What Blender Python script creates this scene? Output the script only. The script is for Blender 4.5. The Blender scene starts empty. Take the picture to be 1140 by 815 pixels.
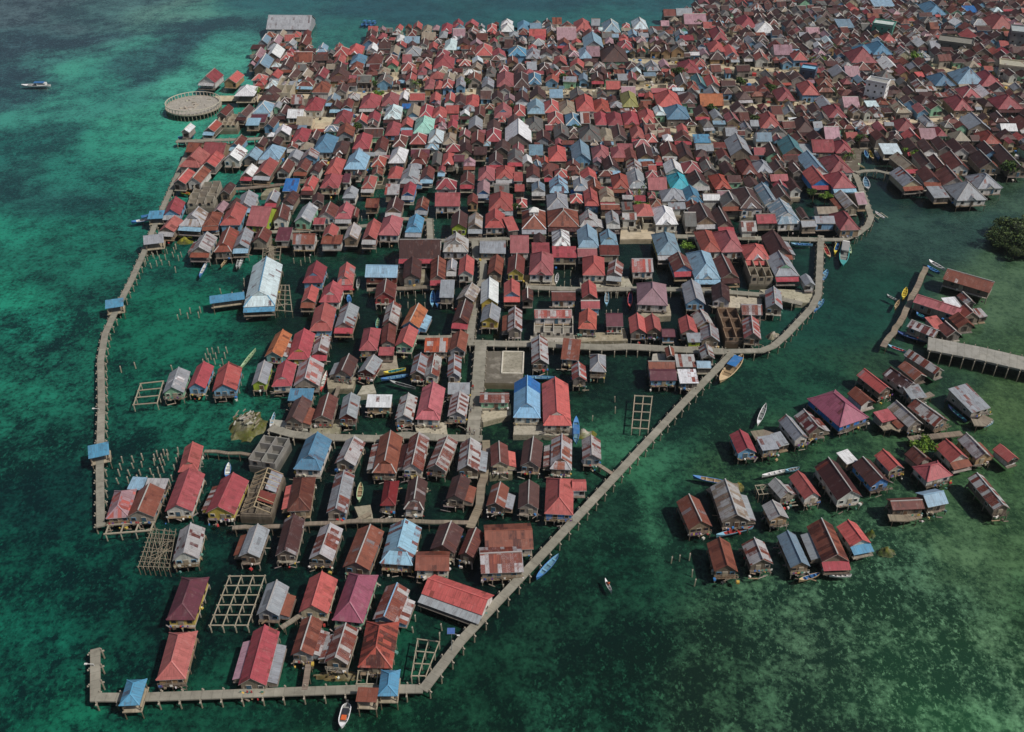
import bpy, math, random
from mathutils import Vector, Matrix, noise
RD = random.Random(11)
rad = math.radians
S = bpy.context.scene
COL = S.collection
# ------------------------------------------------------------------ survey: photo pixel -> point on a level plane
FOC, PW, PH, CAMH, PIT = 1086.0, 1140.0, 815.0, 140.0, rad(35.9)
SP, CP = math.sin(PIT), math.cos(PIT)
def at(px, py, z=0.0):
    u = (px - PW / 2) / FOC; v = (py - PH / 2) / FOC
    t = (CAMH - z) / (SP + v * CP)
    return Vector((u * t, (CP - v * SP) * t, z))
def inside(p, poly):
    r = False; n = len(poly); x, y = p[0], p[1]
    for i in range(n):
        x1, y1 = poly[i]; x2, y2 = poly[(i + 1) % n]
        if (y1 > y) != (y2 > y) and x < (x2 - x1) * (y - y1) / (y2 - y1) + x1: r = not r
    return r
def lin(c):
    f = lambda v: v / 12.92 if v <= 0.04045 else ((v + 0.055) / 1.055) ** 2.4
    return tuple(f(v / 255.0) for v in c[:3])
PAL = dict(r=(186,90,86), r2=(190,108,102), k=(164,68,78), k2=(176,98,104), o=(172,80,66), v=(96,50,62), m=(174,138,148), m2=(150,84,104),
 b=(68,38,38), rb=(108,50,44), rd=(116,26,32), br=(96,54,42), z=(128,74,58), oz=(170,102,66), x=(168,168,168), g=(146,152,158), gd=(98,100,98),
 w=(218,221,222), s=(138,176,198), s2=(84,146,180), s3=(128,174,206), s4=(116,138,154), u=(42,110,176), t=(62,168,188), tan=(152,142,124),
 pale=(198,216,220), mint=(152,202,188), yel=(146,144,86), teal=(76,126,132), mar=(92,38,44), pk=(202,108,100), dk=(74,36,34), gr=(156,160,164),
 wht=(232,234,235), org=(192,92,60), rust=(122,58,46), rust2=(150,86,64), red=(170,78,72))
WALL = dict(white=(206,204,197), cream=(198,186,156), blue=(118,164,196), blue2=(44,124,196), green=(140,190,158), lime=(166,186,64),
 yel=(202,180,84), tan=(172,140,100), teal=(122,172,166), g=(146,150,154), rust=(112,52,44), red=(152,54,54))
WOODS = [(128,116,102), (108,96,84), (150,140,126), (140,120,96), (120,112,106), (160,152,142)]
# ------------------------------------------------------------------ materials
def node(nt, t, **kw):
    n = nt.nodes.new(t)
    for k, v in kw.items(): setattr(n, k, v)
    return n
def new_mat(name):
    m = bpy.data.materials.new(name); m.use_nodes = True
    nt = m.node_tree; nt.nodes.clear()
    o = node(nt, 'ShaderNodeOutputMaterial'); b = node(nt, 'ShaderNodeBsdfPrincipled')
    nt.links.new(b.outputs[0], o.inputs[0])
    return m, nt, b, o
def attr(nt, name):
    return node(nt, 'ShaderNodeAttribute', attribute_name=name, attribute_type='GEOMETRY')
def math_(nt, op, a, b=None, c=None):
    n = node(nt, 'ShaderNodeMath', operation=op)
    for i, v in enumerate((a, b, c)):
        if v is None: continue
        if isinstance(v, (int, float)): n.inputs[i].default_value = v
        else: nt.links.new(v, n.inputs[i])
    return n.outputs[0]
def mixc(nt, fac, a, b, bt='MIX'):
    n = node(nt, 'ShaderNodeMix', data_type='RGBA', blend_type=bt)
    for sock, v in ((n.inputs[0], fac), (n.inputs[6], a), (n.inputs[7], b)):
        if isinstance(v, (int, float)): sock.default_value = v
        elif isinstance(v, tuple): sock.default_value = (*v[:3], 1)
        else: nt.links.new(v, sock)
    return n.outputs[2]
def noise_(nt, vec, scale, detail=4, rough=0.55):
    n = node(nt, 'ShaderNodeTexNoise'); n.inputs['Scale'].default_value = scale
    n.inputs['Detail'].default_value = detail; n.inputs['Roughness'].default_value = rough
    if vec is not None: nt.links.new(vec, n.inputs['Vector'])
    return n.outputs[0]
def ramp(nt, fac, lo, hi):
    n = node(nt, 'ShaderNodeMapRange'); nt.links.new(fac, n.inputs[0])
    n.inputs[1].default_value = lo; n.inputs[2].default_value = hi
    return n.outputs[0]
def comb(nt, x, y, z):
    n = node(nt, 'ShaderNodeCombineXYZ')
    for i, v in enumerate((x, y, z)):
        if isinstance(v, (int, float)): n.inputs[i].default_value = v
        else: nt.links.new(v, n.inputs[i])
    return n.outputs[0]
def bump(nt, b, h, strength, dist):
    n = node(nt, 'ShaderNodeBump'); n.inputs['Strength'].default_value = strength; n.inputs['Distance'].default_value = dist
    nt.links.new(h, n.inputs['Height']); nt.links.new(n.outputs[0], b.inputs['Normal'])
def make_roof_mat():
    m, nt, b, o = new_mat('corrugated sheet')
    uv = node(nt, 'ShaderNodeUVMap', uv_map='uv'); sep = node(nt, 'ShaderNodeSeparateXYZ'); nt.links.new(uv.outputs[0], sep.inputs[0])
    par = attr(nt, 'par'); ps = node(nt, 'ShaderNodeSeparateXYZ'); nt.links.new(par.outputs['Vector'], ps.inputs[0])
    rust, seed = ps.outputs[0], math_(nt, 'MULTIPLY', ps.outputs[1], 100.0)
    nz = noise_(nt, comb(nt, sep.outputs[0], sep.outputs[1], seed), 1.3, 3)
    wob = math_(nt, 'MULTIPLY', math_(nt, 'SUBTRACT', nz, 0.5), 0.22)
    cu = math_(nt, 'FLOOR', math_(nt, 'DIVIDE', sep.outputs[0], 0.78))
    cv = math_(nt, 'FLOOR', math_(nt, 'DIVIDE', math_(nt, 'ADD', sep.outputs[1], wob), 1.75))
    def wn(a, bb, c):
        w = node(nt, 'ShaderNodeTexWhiteNoise', noise_dimensions='3D'); nt.links.new(comb(nt, a, bb, c), w.inputs[0]); return w.outputs[0]
    n1 = wn(cu, 0.0, seed); n2 = wn(cu, cv, math_(nt, 'ADD', seed, 7.3))
    val = math_(nt, 'ADD', math_(nt, 'MULTIPLY', n1, 0.62), math_(nt, 'MULTIPLY', n2, 0.38))
    val = math_(nt, 'ADD', val, wob)
    d = math_(nt, 'SUBTRACT', rust, val)
    mask = ramp(nt, d, -0.03, 0.05)
    c1 = attr(nt, 'col').outputs['Color']; c2 = attr(nt, 'col2').outputs['Color']
    c = mixc(nt, mask, c1, c2)
    # weathering: sheet to sheet tone, run-off streaks, blotches
    tone = math_(nt, 'ADD', 0.86, math_(nt, 'MULTIPLY', n2, 0.24))
    c = mixc(nt, 1.0, c, comb(nt, tone, tone, tone), 'MULTIPLY')
    n5 = wn(cu, cv, math_(nt, 'ADD', seed, 3.1))
    mask_d = math_(nt, 'MULTIPLY', mask, math_(nt, 'MULTIPLY', n5, 0.65))
    c = mixc(nt, mask_d, c, lin((74,34,30)))
    st = noise_(nt, comb(nt, math_(nt, 'MULTIPLY', sep.outputs[0], 6.5), math_(nt, 'MULTIPLY', sep.outputs[1], 0.55), seed), 1.0, 5, 0.65)
    c = mixc(nt, math_(nt, 'MULTIPLY', ramp(nt, st, 0.50, 0.70), 0.50), c, lin((78,50,42)))
    st2 = noise_(nt, comb(nt, math_(nt, 'MULTIPLY', sep.outputs[0], 9.0), math_(nt, 'MULTIPLY', sep.outputs[1], 0.35), math_(nt, 'ADD', seed, 21.0)), 1.0, 3, 0.6)
    c = mixc(nt, math_(nt, 'MULTIPLY', math_(nt, 'MULTIPLY', ramp(nt, st2, 0.52, 0.68), math_(nt, 'ADD', 0.15, mask)), 0.5), c, lin((168,96,62)))
    bl = noise_(nt, comb(nt, sep.outputs[0], math_(nt, 'MULTIPLY', sep.outputs[1], 0.6), seed), 0.9, 6, 0.7)
    c = mixc(nt, math_(nt, 'MULTIPLY', ramp(nt, bl, 0.56, 0.75), 0.22), c, lin((190,180,172)))
    c = mixc(nt, math_(nt, 'MULTIPLY', ramp(nt, bl, 0.46, 0.30), 0.45), c, lin((58,40,36)))
    # dark overlaps between the sheets
    fr = math_(nt, 'FRACT', math_(nt, 'DIVIDE', math_(nt, 'ADD', sep.outputs[1], wob), 1.75))
    seam = ramp(nt, fr, 0.06, 0.0)
    fu = math_(nt, 'FRACT', math_(nt, 'DIVIDE', sep.outputs[0], 0.78)); seam2 = ramp(nt, fu, 0.12, 0.0)
    sm = math_(nt, 'MAXIMUM', math_(nt, 'MULTIPLY', seam, 0.30), math_(nt, 'MULTIPLY', seam2, 0.26))
    c = mixc(nt, sm, c, lin((40,28,26)))
    nt.links.new(c, b.inputs['Base Color'])
    b.inputs['Roughness'].default_value = 0.55; b.inputs['Specular IOR Level'].default_value = 0.35
    w = math_(nt, 'SINE', math_(nt, 'MULTIPLY', sep.outputs[0], 2 * math.pi / 0.19))
    bump(nt, b, w, 0.35, 0.02)
    return m
def make_plain_mat(name, rough, scale=1.2, amt=0.35, boards=0.0, dirt=(70,60,50), bs=1.0):
    m, nt, b, o = new_mat(name)
    uv = node(nt, 'ShaderNodeUVMap', uv_map='uv'); c = attr(nt, 'col').outputs['Color']
    geo = node(nt, 'ShaderNodeNewGeometry')
    n = noise_(nt, geo.outputs['Position'], scale, 6, 0.65)
    c = mixc(nt, math_(nt, 'MULTIPLY', ramp(nt, n, 0.45, 0.8), amt), c, lin(dirt))
    n2 = noise_(nt, geo.outputs['Position'], scale * 0.27, 4, 0.6)
    c = mixc(nt, math_(nt, 'MULTIPLY', ramp(nt, n2, 0.5, 0.85), amt * 0.6), c, lin((214,206,190)))
    if boards:
        sep = node(nt, 'ShaderNodeSeparateXYZ'); nt.links.new(uv.outputs[0], sep.inputs[0])
        f = math_(nt, 'FRACT', math_(nt, 'DIVIDE', sep.outputs[0], boards))
        cu = math_(nt, 'FLOOR', math_(nt, 'DIVIDE', sep.outputs[0], boards))
        w = node(nt, 'ShaderNodeTexWhiteNoise', noise_dimensions='1D'); nt.links.new(cu, w.inputs['W'])
        t = math_(nt, 'ADD', 1 - 0.22 * bs, math_(nt, 'MULTIPLY', w.outputs[0], 0.34 * bs))
        c = mixc(nt, 1.0, c, comb(nt, t, t, t), 'MULTIPLY')
        c = mixc(nt, math_(nt, 'MULTIPLY', ramp(nt, f, 0.10, 0.0), 0.55 * min(1.0, bs * 1.6)), c, lin((40,34,30)))
    nt.links.new(c, b.inputs['Base Color']); b.inputs['Roughness'].default_value = rough
    b.inputs['Specular IOR Level'].default_value = 0.3
    return m
M = dict(roof=make_roof_mat(), wall=make_plain_mat('painted board wall', 0.8, 0.9, 0.4, 0.22),
 plank=make_plain_mat('weathered planks', 0.85, 1.0, 0.35, 0.28), conc=make_plain_mat('worn concrete', 0.9, 0.8, 0.42, 0, (92,84,72)),
 deck=make_plain_mat('jetty slabs', 0.9, 0.7, 0.6, 1.7, (84,78,66), 0.35), paint=make_plain_mat('boat paint', 0.45, 2.0, 0.3),
 wood=make_plain_mat('bare timber', 0.85, 2.0, 0.3), leaf=make_plain_mat('leaves', 0.7, 0.8, 0.2, 0, (30,44,14)),
 cloth=make_plain_mat('cloth', 0.9, 3.0, 0.1), sand=make_plain_mat('coral sand', 0.95, 0.5, 0.7, 0, (104,92,74)), rubble=make_plain_mat('coral rubble', 0.95, 1.6, 0.8, 0, (84,80,64)))
g_, nt_, b_, o_ = new_mat('dark window glass'); b_.inputs['Base Color'].default_value = (0.02, 0.025, 0.03, 1); b_.inputs['Roughness'].default_value = 0.12
M['glass'] = g_
# ------------------------------------------------------------------ mesh builder
class MB:
    def __init__(s): s.v = []; s.f = []; s.c = []; s.c2 = []; s.p = []; s.uv = []; s.mi = []; s.mats = []
    def face(s, pts, col, mat, col2=None, par=(0, 0, 0), ud=None, uo=0.0):
        i = len(s.v); pts = [Vector(p) for p in pts]; s.v += pts
        s.f.append(tuple(range(i, i + len(pts))))
        if mat not in s.mats: s.mats.append(mat)
        s.mi.append(s.mats.index(mat)); s.c.append(col); s.c2.append(col2 or col); s.p.append(par)
        n = (pts[1] - pts[0]).cross(pts[-1] - pts[0])
        n = n.normalized() if n.length > 1e-9 else Vector((0, 0, 1))
        if ud is None:
            ud = Vector((0, 0, 1)).cross(n)
            ud = ud.normalized() if ud.length > 1e-3 else Vector((1, 0, 0))
        vd = n.cross(Vector(ud))
        s.uv.append([(p.dot(ud) + uo, p.dot(vd)) for p in pts])
    def sheet(s, pts, col, mat, col2, par, ud, th=0.07, ec=None):
        pts = [Vector(p) for p in pts]; low = [p - Vector((0, 0, th)) for p in pts]; ec = ec or col
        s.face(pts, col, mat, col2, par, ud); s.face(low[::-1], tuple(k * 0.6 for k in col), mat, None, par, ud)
        for i in range(len(pts)):
            j = (i + 1) % len(pts); s.face([pts[i], low[i], low[j], pts[j]], ec, mat, ec, (0, par[1], 0))
    def box(s, c, d, col, mat, rz=0.0, top=None):
        cx, cy, cz = c; a, b, h = d[0] / 2, d[1] / 2, d[2] / 2
        co, si = math.cos(rz), math.sin(rz)
        q = [(-a, -b), (a, -b), (a, b), (-a, b)]
        q = [(cx + x * co - y * si, cy + x * si + y * co) for x, y in q]
        lo = [Vector((x, y, cz - h)) for x, y in q]; hi = [Vector((x, y, cz + h)) for x, y in q]
        s.face(hi, top or col, mat); s.face(lo[::-1], col, mat)
        for i in range(4):
            j = (i + 1) % 4; s.face([lo[i], lo[j], hi[j], hi[i]], col, mat)
    def bar(s, p, q, t, col, mat):
        p, q = Vector(p), Vector(q); d = (q - p)
        if d.length < 1e-6: return
        d.normalize(); a = d.cross(Vector((0, 0, 1)))
        a = a.normalized() if a.length > 0.05 else Vector((1, 0, 0))
        b = a.cross(d).normalized(); a *= t / 2; b *= t / 2
        r0 = [p - a - b, p + a - b, p + a + b, p - a + b]; r1 = [x + (q - p) for x in r0]
        for i in range(4):
            j = (i + 1) % 4; s.face([r0[i], r1[i], r1[j], r0[j]][::-1], col, mat)
        s.face(r0, col, mat); s.face(r1[::-1], col, mat)
    def cyl(s, p, q, r0, r1, col, mat, n=7):
        p, q = Vector(p), Vector(q); d = (q - p).normalized(); a = d.cross(Vector((0, 0, 1)))
        a = a.normalized() if a.length > 0.05 else Vector((1, 0, 0)); b = d.cross(a)
        A = [p + (a * math.cos(2 * math.pi * i / n) + b * math.sin(2 * math.pi * i / n)) * r0 for i in range(n)]
        B = [q + (a * math.cos(2 * math.pi * i / n) + b * math.sin(2 * math.pi * i / n)) * r1 for i in range(n)]
        for i in range(n):
            j = (i + 1) % n; s.face([A[i], A[j], B[j], B[i]], col, mat)
        s.face(B, col, mat); s.face(A[::-1], col, mat)
    def merge(s, o, mtx):
        off = len(s.v); s.v += [mtx @ p for p in o.v]
        s.f += [tuple(i + off for i in f) for f in o.f]; s.c += o.c; s.c2 += o.c2; s.p += o.p; s.uv += o.uv
        for k in o.mi:
            m = o.mats[k]
            if m not in s.mats: s.mats.append(m)
            s.mi.append(s.mats.index(m))
    def mesh(s, name):
        me = bpy.data.meshes.new(name); me.from_pydata([tuple(p) for p in s.v], [], s.f)
        for m in s.mats: me.materials.append(M[m])
        me.polygons.foreach_set('material_index', s.mi)
        nl = [len(f) for f in s.f]
        for nm, data in (('col', s.c), ('col2', s.c2), ('par', s.p)):
            a = me.attributes.new(nm, 'FLOAT_COLOR', 'CORNER'); buf = []
            for k, d in zip(nl, data): buf += (list(d[:3]) + [1.0]) * k
            a.data.foreach_set('color', buf)
        u = me.uv_layers.new(name='uv'); buf = []
        for q in s.uv:
            for t in q: buf += [t[0], t[1]]
        u.data.foreach_set('uv', buf)
        me.update(); return me
    def build(s, name, parent=None, loc=None):
        o = bpy.data.objects.new(name, s.mesh(name)); COL.objects.link(o)
        if parent is not None: o.parent = parent
        if loc is not None: o.location = loc
        return o
def inst(name, me, parent, loc, rz=0.0, sc=None):
    o = bpy.data.objects.new(name, me); COL.objects.link(o); o.parent = parent; o.location = loc
    o.rotation_euler = (0, 0, rz)
    if sc: o.scale = sc
    return o
def tag(o, label, cat, group=None, kind=None):
    if label: o['label'] = label
    if cat: o['category'] = cat
    if group: o['group'] = group
    if kind: o['kind'] = kind
    return o
def thing(name, label, cat, loc=(0, 0, 0), rz=0.0, group=None):
    o = bpy.data.objects.new(name, None); COL.objects.link(o); o.location = loc; o.rotation_euler = (0, 0, rz)
    o.empty_display_size = 0.5
    return tag(o, label, cat, group)
def vary(c, a=0.08):
    k = 1 + RD.uniform(-a, a); return tuple(max(0.003, v * k * (1 + RD.uniform(-a * 0.3, a * 0.3))) for v in c)
# ------------------------------------------------------------------ setting: ground, seabed, water
LAND = [(238,-8),(455,36),(470,52),(555,46),(575,36),(640,28),(668,44),(735,34),(742,18),(775,6),(800,-30),(1500,-30),(1500,195),(1142,190),(1112,176),(1085,188),(1040,190),(1004,176),(985,166),(962,166),(955,190),(900,200),(880,226),(820,240),(760,246),(735,262),(690,258),(668,238),(640,232),(600,214),(560,190),(540,160),(520,150),(470,140),(430,126),(372,136),(330,118),(300,116),(300,110),(350,106),(400,72),(450,66),(455,36)]
LAND = LAND[1:]
LANDW = [tuple(at(x, y)[:2]) for x, y in LAND]
def on_land(p): return inside(p, LANDW)
# px, py, light bed, dark bed, share of dark
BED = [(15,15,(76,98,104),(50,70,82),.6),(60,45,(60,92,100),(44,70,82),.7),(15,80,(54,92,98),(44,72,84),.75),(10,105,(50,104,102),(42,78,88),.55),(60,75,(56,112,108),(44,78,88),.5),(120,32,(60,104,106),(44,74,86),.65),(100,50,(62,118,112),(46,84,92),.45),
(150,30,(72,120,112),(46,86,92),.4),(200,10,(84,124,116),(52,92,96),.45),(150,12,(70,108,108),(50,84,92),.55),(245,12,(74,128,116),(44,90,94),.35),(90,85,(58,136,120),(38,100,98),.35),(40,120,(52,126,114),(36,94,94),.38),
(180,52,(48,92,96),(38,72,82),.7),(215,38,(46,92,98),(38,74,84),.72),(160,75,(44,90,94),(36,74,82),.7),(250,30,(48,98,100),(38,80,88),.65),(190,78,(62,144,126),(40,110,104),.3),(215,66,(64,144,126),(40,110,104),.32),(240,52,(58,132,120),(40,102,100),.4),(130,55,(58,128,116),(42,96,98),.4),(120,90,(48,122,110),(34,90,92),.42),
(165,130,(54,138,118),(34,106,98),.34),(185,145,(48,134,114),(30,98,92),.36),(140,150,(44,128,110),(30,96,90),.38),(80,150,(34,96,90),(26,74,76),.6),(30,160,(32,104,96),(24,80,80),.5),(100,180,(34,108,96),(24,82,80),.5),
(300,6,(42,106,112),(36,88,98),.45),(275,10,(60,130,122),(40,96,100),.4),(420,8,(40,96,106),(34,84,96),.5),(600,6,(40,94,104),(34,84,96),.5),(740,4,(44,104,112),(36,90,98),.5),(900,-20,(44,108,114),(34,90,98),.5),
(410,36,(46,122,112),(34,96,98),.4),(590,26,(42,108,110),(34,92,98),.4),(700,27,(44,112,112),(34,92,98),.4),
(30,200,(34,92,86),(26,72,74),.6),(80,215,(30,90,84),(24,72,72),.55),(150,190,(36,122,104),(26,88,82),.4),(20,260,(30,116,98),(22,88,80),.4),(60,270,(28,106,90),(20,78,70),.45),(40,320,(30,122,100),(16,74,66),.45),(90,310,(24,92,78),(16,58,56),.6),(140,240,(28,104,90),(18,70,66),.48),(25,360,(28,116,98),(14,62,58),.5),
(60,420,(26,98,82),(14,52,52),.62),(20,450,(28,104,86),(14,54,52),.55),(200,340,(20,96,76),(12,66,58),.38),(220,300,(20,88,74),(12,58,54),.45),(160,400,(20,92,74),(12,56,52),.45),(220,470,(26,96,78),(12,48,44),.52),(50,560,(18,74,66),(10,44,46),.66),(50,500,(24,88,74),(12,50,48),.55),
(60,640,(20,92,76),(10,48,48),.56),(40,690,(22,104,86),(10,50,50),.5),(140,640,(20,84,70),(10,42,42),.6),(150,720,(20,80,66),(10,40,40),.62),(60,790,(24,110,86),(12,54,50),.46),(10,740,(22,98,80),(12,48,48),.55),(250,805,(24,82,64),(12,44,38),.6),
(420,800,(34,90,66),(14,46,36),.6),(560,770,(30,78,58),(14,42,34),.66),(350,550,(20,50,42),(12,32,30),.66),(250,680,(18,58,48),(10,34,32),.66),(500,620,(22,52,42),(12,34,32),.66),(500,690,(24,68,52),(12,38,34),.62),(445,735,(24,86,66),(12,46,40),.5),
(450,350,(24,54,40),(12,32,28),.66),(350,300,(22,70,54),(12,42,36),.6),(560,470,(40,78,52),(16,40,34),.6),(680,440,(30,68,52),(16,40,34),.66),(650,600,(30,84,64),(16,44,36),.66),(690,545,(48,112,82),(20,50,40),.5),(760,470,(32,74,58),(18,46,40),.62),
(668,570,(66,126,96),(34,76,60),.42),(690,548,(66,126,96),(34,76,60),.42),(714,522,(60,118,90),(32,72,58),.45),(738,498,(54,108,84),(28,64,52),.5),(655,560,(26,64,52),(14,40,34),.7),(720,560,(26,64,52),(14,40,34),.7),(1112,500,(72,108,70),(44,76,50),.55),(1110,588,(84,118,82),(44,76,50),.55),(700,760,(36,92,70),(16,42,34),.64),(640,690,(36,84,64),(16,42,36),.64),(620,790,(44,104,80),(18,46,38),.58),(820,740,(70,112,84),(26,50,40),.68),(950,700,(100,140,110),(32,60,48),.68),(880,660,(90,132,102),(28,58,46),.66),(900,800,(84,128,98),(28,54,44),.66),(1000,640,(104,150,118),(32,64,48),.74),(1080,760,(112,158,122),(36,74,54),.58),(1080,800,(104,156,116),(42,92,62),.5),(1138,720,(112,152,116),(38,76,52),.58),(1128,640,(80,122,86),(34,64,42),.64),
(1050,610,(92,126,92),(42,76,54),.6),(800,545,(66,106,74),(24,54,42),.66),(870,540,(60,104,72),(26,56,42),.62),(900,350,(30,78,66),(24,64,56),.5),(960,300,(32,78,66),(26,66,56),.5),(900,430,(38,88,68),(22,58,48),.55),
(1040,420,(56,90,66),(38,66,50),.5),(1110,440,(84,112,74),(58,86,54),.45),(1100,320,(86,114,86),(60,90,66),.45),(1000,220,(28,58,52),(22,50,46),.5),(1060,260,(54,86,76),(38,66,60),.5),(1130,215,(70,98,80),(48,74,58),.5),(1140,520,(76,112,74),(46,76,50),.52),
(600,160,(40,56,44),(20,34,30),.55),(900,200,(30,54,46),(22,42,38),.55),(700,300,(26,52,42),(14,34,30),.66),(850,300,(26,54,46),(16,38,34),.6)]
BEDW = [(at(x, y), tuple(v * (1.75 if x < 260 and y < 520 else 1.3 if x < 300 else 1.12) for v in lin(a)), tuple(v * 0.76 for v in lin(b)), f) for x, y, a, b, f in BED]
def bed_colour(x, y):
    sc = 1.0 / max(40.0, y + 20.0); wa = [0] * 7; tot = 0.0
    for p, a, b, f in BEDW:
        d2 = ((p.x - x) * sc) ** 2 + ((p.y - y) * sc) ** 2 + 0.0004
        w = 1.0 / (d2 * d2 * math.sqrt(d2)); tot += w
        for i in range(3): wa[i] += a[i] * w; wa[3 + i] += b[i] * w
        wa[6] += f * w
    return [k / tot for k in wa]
def make_seabed():
    xs = [-1500, -900, -600, -450]; ys = [-900, -300, -60]
    xs += [-360 + 4 * i for i in range(181)] + [450, 600, 900, 1500]
    ys += [0 + 3.5 * i for i in range(176)] + [700, 900, 1300, 2200]
    V = []; A = []; B = []; Fm = []
    for y in ys:
        for x in xs:
            q = 0.3 + min(2.2, max(0, y) / 160); wx = x + q * 13 * noise.noise((x * 0.025, y * 0.025, 3.1)) + 3 * noise.noise((x * 0.12, y * 0.12, 1.1)); wy = y + q * 13 * noise.noise((x * 0.025, y * 0.025, 9.7)) + 4 * noise.noise((x * 0.12, y * 0.12, 7.7))
            k = bed_colour(max(-340, min(340, wx)), max(20, min(590, wy)))
            V.append((x, y, -1.3 + 0.35 * noise.noise((x * 0.03, y * 0.03, 0)))); A += k[:3] + [1.0]; B += k[3:6] + [1.0]; Fm.append(k[6])
    n = len(xs); Fc = [(j * n + i, j * n + i + 1, (j + 1) * n + i + 1, (j + 1) * n + i) for j in range(len(ys) - 1) for i in range(n - 1)]
    me = bpy.data.meshes.new('seabed'); me.from_pydata(V, [], Fc)
    for nm, d in (('bed_light', A), ('bed_dark', B)):
        a = me.attributes.new(nm, 'FLOAT_COLOR', 'POINT'); a.data.foreach_set('color', d)
    a = me.attributes.new('bed_mix', 'FLOAT', 'POINT'); a.data.foreach_set('value', Fm)
    for p in me.polygons: p.use_smooth = True
    m, nt, b, o = new_mat('sand, weed and coral bed')
    geo = node(nt, 'ShaderNodeNewGeometry'); pos = geo.outputs['Position']
    n1 = noise_(nt, pos, 0.035, 5, 0.6); n2 = noise_(nt, pos, 0.17, 7, 0.7); n3 = noise_(nt, pos, 0.85, 6, 0.72)
    s = math_(nt, 'ADD', math_(nt, 'ADD', math_(nt, 'MULTIPLY', n1, 0.30), math_(nt, 'MULTIPLY', n2, 0.40)), math_(nt, 'MULTIPLY', n3, 0.30))
    th = math_(nt, 'ADD', 0.36, math_(nt, 'MULTIPLY', attr(nt, 'bed_mix').outputs['Fac'], 0.28))
    mk = ramp(nt, math_(nt, 'SUBTRACT', s, th), -0.06, 0.075)
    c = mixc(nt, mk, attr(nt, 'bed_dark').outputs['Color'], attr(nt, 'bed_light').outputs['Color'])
    mpp = node(nt, 'ShaderNodeMapping'); mpp.inputs['Rotation'].default_value = (0, 0, -0.6); mpp.inputs['Scale'].default_value = (1.0, 0.72, 1.0); nt.links.new(pos, mpp.inputs[0])
    sp = noise_(nt, mpp.outputs[0], 1.25, 7, 0.74)
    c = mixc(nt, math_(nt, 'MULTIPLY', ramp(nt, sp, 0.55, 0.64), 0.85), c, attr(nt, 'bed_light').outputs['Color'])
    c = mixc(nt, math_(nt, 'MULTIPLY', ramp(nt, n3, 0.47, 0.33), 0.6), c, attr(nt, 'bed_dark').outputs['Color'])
    g = node(nt, 'ShaderNodeBrightContrast'); nt.links.new(c, g.inputs[0])
    gain = mixc(nt, 1.0, c, (BEDG, BEDG, BEDG), 'MULTIPLY')
    nt.links.new(gain, b.inputs['Base Color']); b.inputs['Roughness'].default_value = 1.0; b.inputs['Specular IOR Level'].default_value = 0.0
    me.materials.append(m)
    o = bpy.data.objects.new('seabed', me); COL.objects.link(o); tag(o, 'mottled sand and weed bed seen through the shallow water', 'seabed', kind='structure')
BEDG = 1.0
make_seabed()
def make_water():
    me = bpy.data.meshes.new('water'); me.from_pydata([(-1480, -880, 0), (1480, -880, 0), (1480, 2180, 0), (-1480, 2180, 0)], [], [(0, 1, 2, 3)])
    m = bpy.data.materials.new('sea water'); m.use_nodes = True; nt = m.node_tree; nt.nodes.clear()
    o = node(nt, 'ShaderNodeOutputMaterial'); mx = node(nt, 'ShaderNodeMixShader'); tr = node(nt, 'ShaderNodeBsdfTransparent'); gl = node(nt, 'ShaderNodeBsdfGlossy')
    tr.inputs[0].default_value = (0.965, 0.97, 0.95, 1); gl.inputs['Roughness'].default_value = 0.14
    geo = node(nt, 'ShaderNodeNewGeometry')
    mp = node(nt, 'ShaderNodeMapping'); mp.inputs['Scale'].default_value = (0.55, 1.0, 1.0); mp.inputs['Rotation'].default_value = (0, 0, 0.35); nt.links.new(geo.outputs['Position'], mp.inputs[0])
    h = noise_(nt, mp.outputs[0], 0.9, 5, 0.6)
    bp = node(nt, 'ShaderNodeBump'); bp.inputs['Strength'].default_value = 0.55; bp.inputs['Distance'].default_value = 0.25; nt.links.new(h, bp.inputs['Height'])
    fr = node(nt, 'ShaderNodeFresnel'); fr.inputs['IOR'].default_value = 1.33
    nt.links.new(bp.outputs[0], fr.inputs['Normal']); nt.links.new(bp.outputs[0], gl.inputs['Normal'])
    nt.links.new(fr.outputs[0], mx.inputs[0]); nt.links.new(tr.outputs[0], mx.inputs[1]); nt.links.new(gl.outputs[0], mx.inputs[2]); nt.links.new(mx.outputs[0], o.inputs[0])
    me.materials.append(m); ob = bpy.data.objects.new('water', me); COL.objects.link(ob)
    tag(ob, 'clear turquoise and dark green shallow sea around the stilt village', 'sea', kind='structure')
make_water()
SANDC = lin((192,178,150))
def slab_poly(name, pts, z0, z1, col, mat, label, cat, kind='structure'):
    mb = MB(); top = [Vector((x, y, z1)) for x, y in pts]
    a = sum(top[i].x * top[(i + 1) % len(top)].y - top[(i + 1) % len(top)].x * top[i].y for i in range(len(top)))
    if a < 0: top.reverse()
    mb.face(top, col, mat)
    for i in range(len(top)):
        j = (i + 1) % len(top); lo = lambda p: Vector((p.x, p.y, z0))
        mb.face([lo(top[i]), lo(top[j]), top[j], top[i]], col, mat)
    o = mb.build(name); tag(o, label, cat, kind=kind); return o
def jag(poly, step, amp):
    out = []
    for i in range(len(poly)):
        a = Vector(poly[i]); b = Vector(poly[(i + 1) % len(poly)]); n = max(1, int((b - a).length / step))
        for k in range(n):
            p = a.lerp(b, k / n); q = noise.noise((p.x * 0.15, p.y * 0.15, 5)); r = noise.noise((p.x * 0.15, p.y * 0.15, 8))
            out.append((p.x + amp * q, p.y + amp * r))
    return out
slab_poly('ground', jag(LANDW, 5, 2.2), -1.6, 0.42, lin((100,92,80)), 'rubble', 'sandy coral ground under the dense inland quarter', 'ground')
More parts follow.
